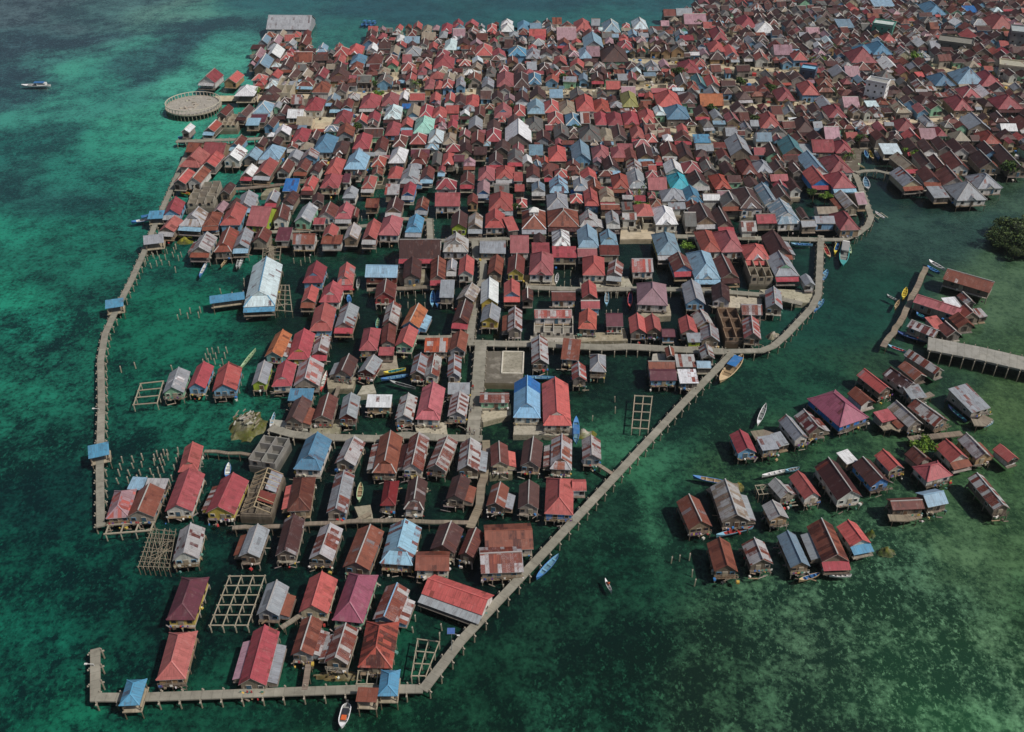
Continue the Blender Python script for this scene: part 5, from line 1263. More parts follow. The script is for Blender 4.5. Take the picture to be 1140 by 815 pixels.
def shelter(label, FL, FR, BL, col, typ='H', z=2.9, name='shelter', dz=0.99):
    a, b, c = at(*FL, z), at(*FR, z), at(*BL, z); e, f = b - a, c - a; rz = math.atan2(e.y, e.x); w = e.length; l = abs(f.dot(Vector((-math.sin(rz), math.cos(rz), 0))))
    p = a + e / 2 + f / 2; root = thing(name, label, 'shelter', (p.x, p.y, 0), rz); r = min(w, l) * (0.3 if typ != 'L' else 0.12)
    F_, E = roof_faces(typ, w, l, r); m = MB(); k = vary(PALL[col])
    for poly, ud in F_: m.sheet([q + Vector((0, 0, z)) for q in flip_up(poly)], k, 'roof', tuple(v * 0.8 for v in k), (0.12, RD.random(), 0), ud, 0.09)
    ro = m.build('roof', root); e2 = MB()
    for q, s in E: e2.bar(Vector(q) + Vector((0, 0, z + 0.03)), Vector(s) + Vector((0, 0, z + 0.03)), 0.16, tuple(min(0.9, v * 1.2) for v in k), 'paint')
    if E: e2.build('ridge_cap', ro)
    d = MB(); d.box((0, 0, dz - 0.13), (w * 0.95, l * 0.95, 0.2), lin((168,156,134)), 'plank'); d.build('platform', root)
    for sx in (-1, 1):
        for sy in (-1, 1): inst('post', POLE, root, (sx * w * 0.42, sy * l * 0.42, 0), 0, (1.3, 1.3, z))
        bn = MB(); bn.box((sx * w * 0.4, 0, dz + 0.4), (0.35, l * 0.7, 0.1), lin((178,164,140)), 'plank'); bn.box((sx * w * 0.44, 0, dz + 0.2), (0.1, l * 0.7, 0.3), lin((150,136,114)), 'plank'); bn.build('bench', root)
shelter('blue hipped shelter at the left end of the bottom jetty', (132.7,786), (155.7,785), (141,757), 's2')
shelter('blue hipped shelter on the bottom jetty beside the rusty kiosk', (421,775), (443,775), (424,746), 's2')
shelter('tilted blue roof shelter lowest on the left jetty', (97.5,511), (121,506), (99,498), 's2', 'L')
shelter('blue roof shelter at the bend of the left jetty', (115,344), (135.5,341), (119.5,335.5), 's2', 'L')
shelter('blue roof shelter on the left jetty beside the moored speedboat', (163,244), (180.5,243), (167.5,236.5), 's2', 'L')
shelter('grey sheet roof shed straddling the left jetty', (160,272.5), (182.5,270), (161,263.5), 'g', 'W')
shelter('small rusty patchwork kiosk on the bottom jetty', (396.7,781), (420,782), (398,766), 'z', 'L')
shelter('long sky blue roofed landing stage left of the silver hall', (234,338), (273,333), (233,331), 's2', 'L', 2.4)
shelter('white pyramid roof pavilion on a slab near the round pier', (262,107), (284,107), (266,97), 'w', 'P', 3.6)
# round pier
c0 = at(215.5, 117, 1.3); e0 = (at(246, 117, 1.3) - at(185.5, 117, 1.3)).length / 2
root = thing('round_pier', 'round grey pier deck with a ring of fence posts on the left shore', 'pier', (c0.x, c0.y, 0)); N = 44
def ring(mb, r0, r1, z0, z1, col, mat):
    for i in range(N):
        a, b = 2 * math.pi * i / N, 2 * math.pi * (i + 1) / N
        p = lambda r, t, z: Vector((r * math.cos(t), r * math.sin(t), z))
        mb.face([p(r0, a, z1), p(r1, a, z1), p(r1, b, z1), p(r0, b, z1)], col, mat, None, (0, 0, 0), Vector((1, 0, 0)))
        mb.face([p(r1, a, z0), p(r1, b, z0), p(r1, b, z1), p(r1, a, z1)], col, mat); mb.face([p(r0, b, z0), p(r0, a, z0), p(r0, a, z1), p(r0, b, z1)], col, mat)
d = MB(); d.face([(e0 * math.cos(2 * math.pi * i / N), e0 * math.sin(2 * math.pi * i / N), 1.3) for i in range(N)], lin((164,158,148)), 'rubble', None, (0, 0, 0), Vector((1, 0, 0))); ring(d, e0 - 0.6, e0 + 0.1, 0.9, 1.32, lin((156,146,130)), 'conc'); d.build('deck', root)
d = MB(); ring(d, e0 - 0.3, e0 - 0.08, 2.75, 2.95, lin((196,188,170)), 'conc'); d.build('handrail', root)
FP = MB(); FP.box((0, 0, 0.8), (0.2, 0.2, 1.6), lin((202,194,176)), 'conc'); FP = FP.mesh('fence_post')
for i in range(N):
    t = 2 * math.pi * i / N; inst('fence_post', FP, root, ((e0 - 0.2) * math.cos(t), (e0 - 0.2) * math.sin(t), 1.3), t)
    inst('pile', PILE, root, (e0 * 0.98 * math.cos(t + 0.05), e0 * 0.98 * math.sin(t + 0.05), 0), 0, (1, 1, 0.95))
for k in range(26):
    d = MB()
    a, q = RD.uniform(0, 6.28), RD.uniform(0.5, e0 - 2.2); x, y = q * math.cos(a), q * math.sin(a)
    if k % 2: d.box((x, y, 1.32 + 0.2), (RD.uniform(0.4, 1.6), RD.uniform(0.3, 0.8), 0.4), vary(lin((178,170,154)), 0.15), 'conc', RD.uniform(0, 3))
    else: d.bar((x, y, 1.42), (x + RD.uniform(-2, 2), y + RD.uniform(-2, 2), 1.5), 0.16, vary(lin((190,182,166)), 0.15), 'wood')
    d.build('stone_block' if k % 2 else 'loose_beam', root)
# gravel foundation
fq = [at(537,426,0.7), at(582,427,0.7), at(583,391,0.7), at(539,391,0.7)]; c0 = sum(fq, Vector()) / 4; c0.z = 0
root = thing('house_foundation', 'grey gravel foundation with a pale square kerb below the middle crossing', 'foundation', c0)
d = MB(); q = [p - c0 for p in fq]; d.face(q, lin((104,98,88)), 'rubble')
for i in range(4): j = (i + 1) % 4; d.face([q[i] - Vector((0, 0, 2)), q[j] - Vector((0, 0, 2)), q[j], q[i]], lin((130,120,96)), 'conc')
d.build('gravel_bed', root); d = MB(); kq = [at(x, y, 0.78) - c0 for x, y in ((558.5,415.5),(582,416),(583,392),(560,391.5))]
d.face([p + Vector((0, 0, -0.04)) for p in kq], lin((150,144,128)), 'rubble')
for i in range(4): d.bar(kq[i], kq[(i + 1) % 4], 0.34, lin((208,202,186)), 'conc')
d.build('kerb', root)
# rubble mounds and stone pads
def mound(label, px, rx, ry, h, cols, debris=0, name='rubble_mound', sub=16):
    p = at(*px, 0); root = thing(name, label, 'mound', (p.x, p.y, 0)); m = MB(); sd = RD.random() * 50; V = {}
    for i in range(sub + 1):
        for j in range(sub + 1):
            u, v = i / sub * 2 - 1, j / sub * 2 - 1; r = math.hypot(u, v); n = noise.noise((u * 2.2, v * 2.2, sd)); n2 = noise.noise((u * 6, v * 6, sd))
            V[i, j] = (Vector((u * rx, v * ry, -1.4 + max(0.0, (1.02 - r) + 0.42 * n) * (h + 1.4) * 1.2 + 0.16 * n2)), r + 0.35 * n)
    for i in range(sub):
        for j in range(sub):
            q = [V[i, j], V[i + 1, j], V[i + 1, j + 1], V[i, j + 1]]; e = sum(k[1] for k in q) / 4
            if e > 1.15: continue
            t = min(1, max(0, (e - 0.25) / 0.5)); c = tuple(a + (b - a) * t for a, b in zip(lin(cols[0]), lin(cols[1])))
            m.face([k[0] for k in q], vary(c, 0.22), 'rubble')
    m.build('rubble', root)
    if debris:
        for k in range(debris):
            d = MB(); x, y = RD.gauss(0, rx * 0.28), RD.gauss(0.1 * ry, ry * 0.3); a = RD.gauss(1.0, 0.4); L_ = RD.uniform(0.3, 1.0)
            d.bar((x - L_ * math.cos(a), y - L_ * math.sin(a), h + 0.15), (x + L_ * math.cos(a), y + L_ * math.sin(a), h + RD.uniform(0.2, 0.5)), RD.uniform(0.1, 0.3), vary(lin(RD.choice([(172,168,160), (130,122,106), (150,140,122)])), 0.2), 'wood')
            d.build('driftwood', root)
mound('mossy heap of broken timber and coral alone in the left water', (275,471), 4.4, 5.4, 0.7, ((120,118,96),(92,94,34)), 34)
mound('small white coral heap with yellow weed beside the red hall', (651,480), 3.0, 1.7, 0.3, ((184,178,166),(112,112,40)))
mound('tan stone heap at the foot of the striped gable by the bottom jetty', (376,748), 4.3, 1.0, 0.4, ((150,132,100),(110,96,58)))
mound('grey stone heap in the channel bay by the curved jetty', (862,371), 2.0, 1.4, 0.3, ((168,160,146),(150,142,120)))
mound('yellow weed clump beside the blue canoe', (822,539), 1.4, 1.0, 0.25, ((140,128,48),(90,92,36)))
mound('yellow weed clump beside the small rusty annex', (863,539), 1.3, 0.9, 0.25, ((128,124,52),(84,90,36)))
mound('yellow green weed clump in front of the detached cluster', (988,611), 1.9, 1.2, 0.2, ((110,110,44),(70,88,36)))
mound('pale coral heap under the yellow white boat on the left shore', (205,266), 2.6, 1.2, 0.3, ((160,156,60),(120,120,44)))
mound('green weed clump beside the red light gable in the detached cluster', (970,592), 1.2, 0.7, 0.2, ((110,116,40),(70,92,36)))
PADS = [[(571,472),(637,472),(637,484),(571,484)],[(534,457),(568,450),(569,462),(537,470)],[(413,398),(442,396),(444,410),(418,412)],[(590,373),(640,373),(642,381),(592,381)],[(545,519),(569,518),(570,528),(545,530)],[(640,372),(695,366),(698,380),(645,381)],[(760,318),(812,318),(815,326),(760,327)],
 [(845,323),(910,322),(911,337),(868,336)],[(708,338),(745,338),(746,352),(708,354)],[(728,394),(755,392),(752,404),(726,408)],[(441,288),(470,288),(480,312),(445,318)],[(583,305),(617,305),(617,318),(585,318)],[(644,310),(700,307),(704,322),(646,320)],[(800,325),(850,329),(848,346),(812,342)],
 [(395,565),(412,562),(414,580),(398,580)],[(300,466),(340,470),(342,480),(300,478)],[(340,466),(378,467),(376,484),(345,482)],[(365,420),(395,420),(392,432),(366,432)],[(402,430),(415,428),(418,438),(398,440)],[(462,470),(497,470),(498,484),(464,484)],[(415,198),(442,197),(440,206),(418,206)],[(270,236),(300,232),(302,247),(276,250)],[(300,206),(312,205),(311,216),(290,218)]]
PADC = [(168,162,146),(178,170,148),(156,148,128),(172,168,156),(140,134,112),(150,142,120)]
for i, q in enumerate(PADS):
    slab_poly('ground', jag([tuple(at(x, y, 0.3)[:2]) for x, y in q], 1.6, 0.8), -1.5, 0.30 + 0.004 * (i % 5), vary(lin(PADC[i % 6])), 'rubble', 'patch of filled coral ground between the house rows', 'ground')
# ------------------------------------------------------------------ boats
def boat(line):
    a = line.split('|'); x1, y1, x2, y2 = map(float, a[0].split()); wd, style, hc, ic = a[1].split(); label = a[2]; wd = float(wd)
    p, q = at(x1, y1, 0.2), at(x2, y2, 0.2); d = q - p; L_ = d.length; c = (p + q) / 2; rz = math.atan2(d.y, d.x) - math.pi
    L_ = max(2.6, L_); root = thing('canoe' if style in 'cn' else 'motor_boat', label, 'boat', (c.x, c.y, 0), rz, None)
    hcol, icol = vary(BOATC[hc]), vary(BOATC[ic]); n = 14; h = MB(); inn = MB(); fb = 0.42 * (1 + 0.25 * (wd > 2)); S_ = []
    for i in range(n + 1):
        t = i / n; u = t * 2 - 1; bow = 1 if style != 's' else (1 if u > 0 else 0.35)
        k = max(0.03, (1 - abs(u) ** (2.4 if u > 0 else (2.4 if style != 's' else 7))))
        b = wd / 2 * k ** 0.8; sh = fb + 0.34 * abs(u) ** 3 * (1 if u > 0 else 0.7); x = u * L_ / 2
        S_.append([Vector((x, -b, sh)), Vector((x * 0.97, -b * 0.72, 0.02)), Vector((x * 0.94, 0, -0.25)), Vector((x * 0.97, b * 0.72, 0.02)), Vector((x, b, sh)), Vector((x, -b * 0.82, sh - 0.02)), Vector((x, b * 0.82, sh - 0.02)), Vector((x * 0.96, -b * 0.7, 0.1)), Vector((x * 0.96, b * 0.7, 0.1))])
    trim = tuple(min(0.85, v * 1.3 + 0.03) for v in hcol)
    for i in range(n):
        A, B = S_[i], S_[i + 1]
        for j in range(4): h.face([A[j], A[j + 1], B[j + 1], B[j]], hcol, 'paint')
        h.face([A[0], B[0], B[5], A[5]], trim, 'paint'); h.face([A[6], B[6], B[4], A[4]], trim, 'paint')
        inn.face([A[5], B[5], B[7], A[7]], icol, 'plank'); inn.face([A[8], B[8], B[6], A[6]], icol, 'plank'); inn.face([A[7], B[7], B[8], A[8]], tuple(v * 0.7 for v in icol), 'plank')
    h.build('hull', root); inn.build('inside', root)
    for i in (3, 6, 9):
        s = S_[i]; m = MB(); m.box((s[0].x, 0, s[0].z - 0.08), (0.26, (s[4].y - s[0].y) * 0.9, 0.06), vary(icol, 0.25), 'plank'); m.build('thwart', root)
    for i, sg in ((0, 1), (n, -1)):
        pass
    m = MB(); A = S_[11:15]
    for i in range(3): m.face([A[i][5], A[i + 1][5], A[i + 1][6], A[i][6]], trim, 'paint')
    m.build('foredeck', root)
    if style in 'mb':
        cc = vary(BOATC[a[3]] if len(a) > 3 else BOATC['wh']); m = MB(); x = -L_ * 0.12; lw = wd * 0.66
        m.box((x, 0, fb + 1.15), (L_ * 0.34, lw * 1.15, 0.08), cc, 'paint'); m.build('canopy', root)
        for sx in (-1, 1):
            for sy in (-1, 1): inst('canopy_post', POLE, root, (x + sx * L_ * 0.15, sy * lw * 0.5, 0.3), 0, (0.5, 0.5, fb + 0.8))
        if style == 'b':
            m = MB(); m.box((-L_ * 0.2, 0, fb + 0.45), (L_ * 0.3, lw, 1.0), BOATC['wh'], 'paint'); m.box((-L_ * 0.2, 0, fb + 0.6), (L_ * 0.24, lw + 0.03, 0.35), BOATC['dk'], 'paint'); m.build('cabin', root)
    if style == 's':
        m = MB(); m.box((-L_ / 2 - 0.15, 0, 0.7), (0.3, 0.35, 0.7), BOATC['dk'], 'paint'); m.build('outboard_motor', root)
        m = MB(); m.box((L_ * 0.1, 0, fb + 0.1), (L_ * 0.2, wd * 0.5, 0.14), lin((206,96,50)), 'cloth'); m.build('seat', root)
        m = MB(); m.box((-L_ * 0.12, 0, fb + 0.05), (L_ * 0.34, wd * 0.62, 0.12), BOATC['dk'], 'cloth'); m.build('floor_mat', root)
    if style == 'n':
        for sg in (-1, 1):
            m = MB(); m.bar((-L_ * 0.36, sg * wd * 1.5, 0.1), (L_ * 0.36, sg * wd * 1.5, 0.12), 0.12, lin((206,200,180)), 'wood')
            for x in (-L_ * 0.2, L_ * 0.2): m.bar((x, 0, 0.5), (x, sg * wd * 1.5, 0.15), 0.07, lin((160,140,110)), 'wood')
            m.build('outrigger', root)
    return root
BOATC = {k: lin(v) for k, v in dict(wh=(226,226,222), bl=(54,112,168), lb=(116,164,186), dk=(44,46,54), gy=(150,152,150), tn=(176,152,116), yl=(206,182,60), gr=(150,176,136), tl=(40,130,130), rd=(176,60,56), br=(108,84,64), pk=(196,110,120), nv=(44,70,120)).items()}
for s in """24 95.5 57 95.5|2.6 b wh gy|white motor boat with a dark cabin alone in the far left water|bl
380 811 387 784|1.7 s wh gy|white speedboat with orange seats off the bottom jetty
597 645 622 618|1.4 c bl lb|long blue boat moored along the diagonal jetty
673.5 645.5 681 660|0.6 c wh gy|small white canoe with one paddler in the open channel
771 531 814 539|1.3 c bl tn|blue ended long canoe behind the weathered tan house
797 597 839 587|1.1 c lb rd|many coloured canoe in front of the weathered tan house
889 647 913 639|1.0 c tn bl|tan canoe under the slate blue gable roof
923 641 948 641|0.9 c wh wh|white canoe beside the yellow rope in front of the detached cluster
843 474 853 450|1.2 c wh gy|white canoe behind the crimson gable of the detached cluster
801 426 827 396|3.0 m tn tn|big wooden boat with a blue canopy at the jetty corner|bl
938 297 942 268|2.8 b tl gy|large green grey boat moored at the curved jetty|gy
929 283 935 267|1.3 c yl bl|yellow and blue canoe left of the large green grey boat
947 284 943 268|1.2 c gr wh|green and white canoe right of the large green grey boat
924 288 917 272|1.4 c tn rd|tan boat tied in the jetty corner
914 314 921 301|1.5 c bl lb|blue boat moored halfway along the channel jetty
906 347 917 334|1.4 c bl lb|blue boat moored at the lower bend of the channel jetty
880 272 905 273|1.3 c lb bl|pale blue boat in the upper canal
641.5 465 641 495|1.6 m bl lb|bright blue boat beside the red hall|bl
584 420.5 618 421|1.2 c bl lb|blue and white canoe behind the blue hall
268 410 285 389|0.9 c gr gr|pale green canoe behind the red roof row
301 477 306 460|0.8 c wh lb|small white and blue canoe near the mossy heap
399.5 559 402 538|1.3 c gr tn|pale green boat beside the rusty grey gable
222 309 231 291|1.1 c bl wh|bright blue canoe below the rusty half hip
263 299 268 285|0.9 c gy gy|grey canoe in the pair below the grey gable, outer one
266 299 271 285|0.9 c gy wh|grey canoe in the pair below the grey gable, inner one
246 297 255 286|0.7 c tn tn|thin tan dugout below the rusty half hip
146 248 173 243|2.0 m bl wh|white and blue boat moored outside the left jetty shelter|bl
424 423 455 418|1.2 c bl lb|bright blue canoe in the pair by the slate gable pool
427 416 452 411|1.3 c yl tl|green and yellow canoe in the pair by the slate gable pool
434 425 463 433|1.0 c gy dk|grey canoe crossing the slate gable pool
357 436 364 414|1.1 c rd wh|red and white canoe beside the striped and red roof
388 329 389.5 339|1.2 c bl bl|blue canoe behind the grey gable on the inner row
398 323 399.5 309|1.0 c gy gy|grey canoe beside the pale blue long roof
420 367 421 355|1.1 c tl gr|green canoe behind the crimson hip roof
481 342 482 324|1.3 c lb bl|blue canoe of the pair, outer one, by the grey flat roof
486.5 342 487.5 324|1.3 c bl bl|blue canoe of the pair nearest the grey flat roof
675 341 676 325|1.2 c lb gy|pale canoe in the pool below the walkway between posts
701 343 702 325|1.3 c rd nv|dark red and blue canoe beside the pink hip roof
619 316 621 305|1.0 c wh gy|white canoe beside the rose red hip roof
1005 333 1009 321|1.3 c yl yl|yellow canoe at the plank walkway of the detached cluster
987 329 999 335|0.9 c gy gy|grey canoe outside the plank walkway
996 344 1001 335|0.9 c tn tn|tan canoe outside the plank walkway
1034 290.5 1052 301|1.5 c wh gy|white and grey canoe at the head of the plank walkway
1032 297 1046 304.5|1.4 c bl bl|blue canoe at the head of the plank walkway
1020 349 1029 354|1.2 c bl tl|small blue canoe below the rose red long roof
998 370 1033 380.5|1.7 c nv bl|long dark blue boat beside the grey pier
988 385 1009 392.5|1.1 c lb rd|blue and red canoe below the grey pier
966 177 963 168|1.3 c lb bl|first blue boat of the four moored above the footbridge
972 178 968 168|1.3 c tn yl|tan boat of the four moored above the footbridge
978.5 178 974 168|1.3 c bl wh|third bright blue boat of the four moored above the footbridge
985 178 980 168|1.3 c wh bl|white and blue boat of the four moored above the footbridge
955 183 963 188|1.0 c gr tn|thin green canoe just above the footbridge
1122 187 1128 197|1.6 c bl bl|blue boat by the right shore below the dark brown gable
252.5 533 255 516|1.3 c bl wh|blue and white boat behind the crimson yellow walled house
225 207.5 231 201.5|1.3 c bl wh|blue boat beside the unfinished concrete frame
198 153.5 216 152|1.3 c bl bl|blue boat under the white hut near the round pier
201 214.5 212 216|1.3 c yl rd|yellow and red boat under the red gable on the left shore
197 262.5 214 264|1.3 c yl wh|yellow and white boat under the tan half hip
402 28.5 409 24.5|1.8 m bl bl|outer blue boat of the three at the top shore|bl
407 28.8 414 24.8|1.8 m bl bl|middle blue boat of the three at the top shore|bl
412 29 419 25|1.8 m bl bl|inner blue boat of the three at the top shore|bl
874 525 890 521.5|1.0 c lb gy|pale blue canoe behind the light red gable of the detached cluster
848 530.5 875 524|0.9 c wh wh|thin white canoe behind the small rusty annex
728 281 736 272|1.0 c tn tn|pale canoe upturned in the square inner pool
939 279.5 941 268|1.0 c lb wh|pale skiff tied behind the large green grey boat
966 212 963 198|2.2 c gy lb|grey landing raft boat beside the curved jetty
985 244 974 236|1.1 n wh wh|white outrigger canoe at the curved jetty
1055 452 1076 470|0.9 c nv tl|dark canoe along the grey striped hut
1096 475 1106 470|0.7 c lb wh|pale canoe right of the grey striped hut""".splitlines(): boat(s)
# ------------------------------------------------------------------ trees
def crown_mesh(rx, rz, n, cols, palm=False):
    m = MB()
    if palm:
        for k in range(13):
            a = 2 * math.pi * k / 13 + RD.uniform(-0.2, 0.2); up = RD.uniform(0.1, 0.8); d = Vector((math.cos(a), math.sin(a), 0)); sd = Vector((-math.sin(a), math.cos(a), 0)); prev = Vector((0, 0, 0)); c = vary(lin(RD.choice(cols)), 0.25)
            for s in range(1, 6):
                t = s / 5; p = d * rx * t + Vector((0, 0, up * rx * math.sin(t * 2.6) - 0.5 * rx * t * t)); wv = 0.34 * (1 - (s - 1) / 5.5); w2 = 0.34 * (1 - s / 5.5)
                for g in (-1, 1): m.face([prev, p, p + sd * g * w2 + Vector((0, 0, -0.2)), prev + sd * g * wv + Vector((0, 0, -0.2))], c, 'leaf')
                prev = p
        return m.mesh('crown')
    lobes = [(Vector((RD.gauss(0, 0.45) * rx, RD.gauss(0, 0.45) * rx, RD.uniform(-0.3, 0.6) * rz)), RD.uniform(0.35, 0.62)) for _ in range(9)]
    for k in range(n):
        c, r = RD.choice(lobes); v = Vector((RD.gauss(0, 1), RD.gauss(0, 1), RD.gauss(0, 1))).normalized() * (RD.random() ** 0.4)
        p = c + Vector((v.x * rx * r, v.y * rx * r, v.z * rz * r)); s = RD.uniform(0.16, 0.42)
        a = Vector((RD.gauss(0, 1), RD.gauss(0, 1), RD.gauss(0, 0.5))).normalized(); b = a.cross(Vector((RD.gauss(0, 1), RD.gauss(0, 1), RD.gauss(0, 1)))).normalized()
        m.face([p - a * s, p + b * s * 0.7, p + a * s, p - b * s * 0.7], vary(lin(RD.choice(cols)), 0.22), 'leaf')
    return m.mesh('crown')
GREENS = [(52,78,28), (66,92,34), (40,62,26), (84,104,44)]
CROWNS = [crown_mesh(2.2, 1.9, 900, GREENS) for _ in range(4)] + [crown_mesh(2.6, 2.0, 0, GREENS, True)] + [crown_mesh(2.4, 1.6, 900, [(96,128,40), (116,146,52), (80,112,36)])]
MANG = [crown_mesh(4.6, 3.2, 2600, [(38,56,24), (50,72,30), (30,46,22), (76,94,44), (92,108,54)]) for _ in range(3)]
def tree(label, px, ci, sc=1.0, h=2.6, name='tree', z=0.4, cm=None, group=None):
    p = at(*px, z); root = thing(name, label, 'tree', (p.x, p.y, z - 0.3), RD.uniform(0, 6), group); t = MB()
    t.cyl((0, 0, -0.6), (0.1, 0.05, h * 0.6), 0.2 * sc, 0.15 * sc, lin((96,80,62)), 'wood'); t.cyl((0.1, 0.05, h * 0.6), (0, 0, h), 0.15 * sc, 0.09 * sc, lin((96,80,62)), 'wood')
    if cm is None or True:
        for k in range(3): a = k * 2.1 + RD.random(); t.cyl((0.1, 0.05, h * 0.6), (math.cos(a) * 0.9 * sc, math.sin(a) * 0.9 * sc, h * 0.95), 0.08 * sc, 0.04 * sc, lin((90,74,58)), 'wood', 5)
    t.build('trunk', root); inst('crown', (cm or CROWNS[ci]), root, (0, 0, h + 0.3 * sc), 0, (sc, sc, sc))
for k, (x, y, s) in enumerate([(1118,264,0.7),(1127,258,0.85),(1136,262,1.0),(1120,270,0.9),(1132,274,1.05),(1146,268,1.1),(1150,256,1.0),(1142,281,0.9),(1113,271,0.45),(1120,281,0.5),(1128,287,0.45),(1116,256,0.4)]):
    tree('dark mangrove tree in the thicket at the right edge', (x, y), 0, s, 2.0, 'mangrove_tree', 0.1, MANG[k % 3], 'mangrove thicket at the right edge')
tree('bright green bush tree amid the detached cluster', (1028,500), 5, 0.95, 1.2, z=0.2)
for l, x, y, c, s in [('palm beside the crimson roof at the inlet',943,180,4,1.0),('palm before the grey gable roof with the white front',712,218,4,1.0),('palm among the small light red roofs',463,100,4,1.0),
 ('dark tree behind the dark brown wide gable',1124,196,1,1.3),('dark tree at the shore left of the blue boat',1118,183,2,1.0),('round tree in the sandy clearing of the far quarter',628,92,0,1.0),('big dark tree below the upper lane',754,88,1,1.2),
 ('yellow green tree by the salmon roof in the upper quarter',909,73,5,1.1),('green tree by the small red roof at the upper right',1018,70,5,1.0),('dark tree below the orange gable in the upper right',1030,50,0,1.0),('small tree left of the crimson hip roof',855,106,1,1.0),
 ('green tree behind the grey roof beside the lane',824,96,0,1.0),('small tree by the pale sand lane',520,98,1,0.8),('small tree between grey and red roofs',419,100,2,0.8),('round green shrub behind the reddish gable',570,125,0,0.8),('tree by the sandy lane',421,112,5,0.8),
 ('green tree behind the light red gable',713,237,5,0.7),('bush by the small red gable',573,237,0,0.7),('shrub at the pale pavilion',284,109,5,0.8),('shrub at the foot of the roof gap',398,148,1,0.8),('dark tree between brown roofs',792,126,0,1.0),
 ('dark tree by the far right lane',1012,177,5,0.9),('tree behind the sky blue big hip',1075,96,0,1.0),('bush by the yellow walled pale blue hip',765,283,5,0.7),('tree beside the pale grey hip',640,148,0,0.7),('tree by the top shore lane',776,32,1,0.9),('dark tree in the top right roofs',1105,36,2,0.8),
 ('bush beside the white roof corner at the canal',918,226,5,0.7),('small tree by the canal porch',905,222,0,0.7),('small tree in the crowded right quarter',840,140,1,0.8),('dark tree in the inlet corner',958,163,1,0.9)]:
    tree(l, (x, y), c, s)
# ------------------------------------------------------------------ solar lamp, people
p = at(503, 724, 1.0); root = thing('solar_lamp', 'solar street lamp with a blue panel on the diagonal jetty', 'street lamp', (p.x, p.y, 1.0))
m = MB(); m.cyl((0, 0, -0.3), (0.1, 0.1, 5.0), 0.07, 0.05, lin((150,152,150)), 'paint'); m.build('pole', root)
m = MB(); m.sheet([(-0.6, -0.5, 5.0), (0.7, -0.5, 5.0), (0.7, 0.5, 5.35), (-0.6, 0.5, 5.35)], lin((60,96,160)), 'paint', None, (0, 0, 0), Vector((1, 0, 0)), 0.06, lin((190,190,190))); m.build('solar_panel', root)
m = MB(); m.bar((0.1, 0.1, 4.6), (1.2, -0.5, 4.7), 0.07, lin((160,160,160)), 'paint'); m.box((1.3, -0.55, 4.68), (0.5, 0.25, 0.12), lin((210,210,206)), 'paint'); m.build('lamp_arm', root)
for i, (x, y) in enumerate([(101,741.5), (108,457)]):
    p = at(x, y, 1.0); root = thing('jetty_light', ['short white lamp bracket on the stub end of the bottom jetty', 'short lamp bracket halfway along the left jetty'][i], 'lamp', (p.x, p.y, 1.0))
    m = MB(); m.bar((0.6, 0, -0.2), (0.6, 0, 0.5), 0.1, lin((200,200,196)), 'paint'); m.bar((0.6, 0, 0.5), (-0.6, 0, 0.6), 0.1, lin((206,206,200)), 'paint'); m.build('pole', root)
    m = MB(); m.box((-0.7, 0, 0.58), (0.5, 0.3, 0.16), lin((226,226,222)), 'paint'); m.build('lamp_head', root)
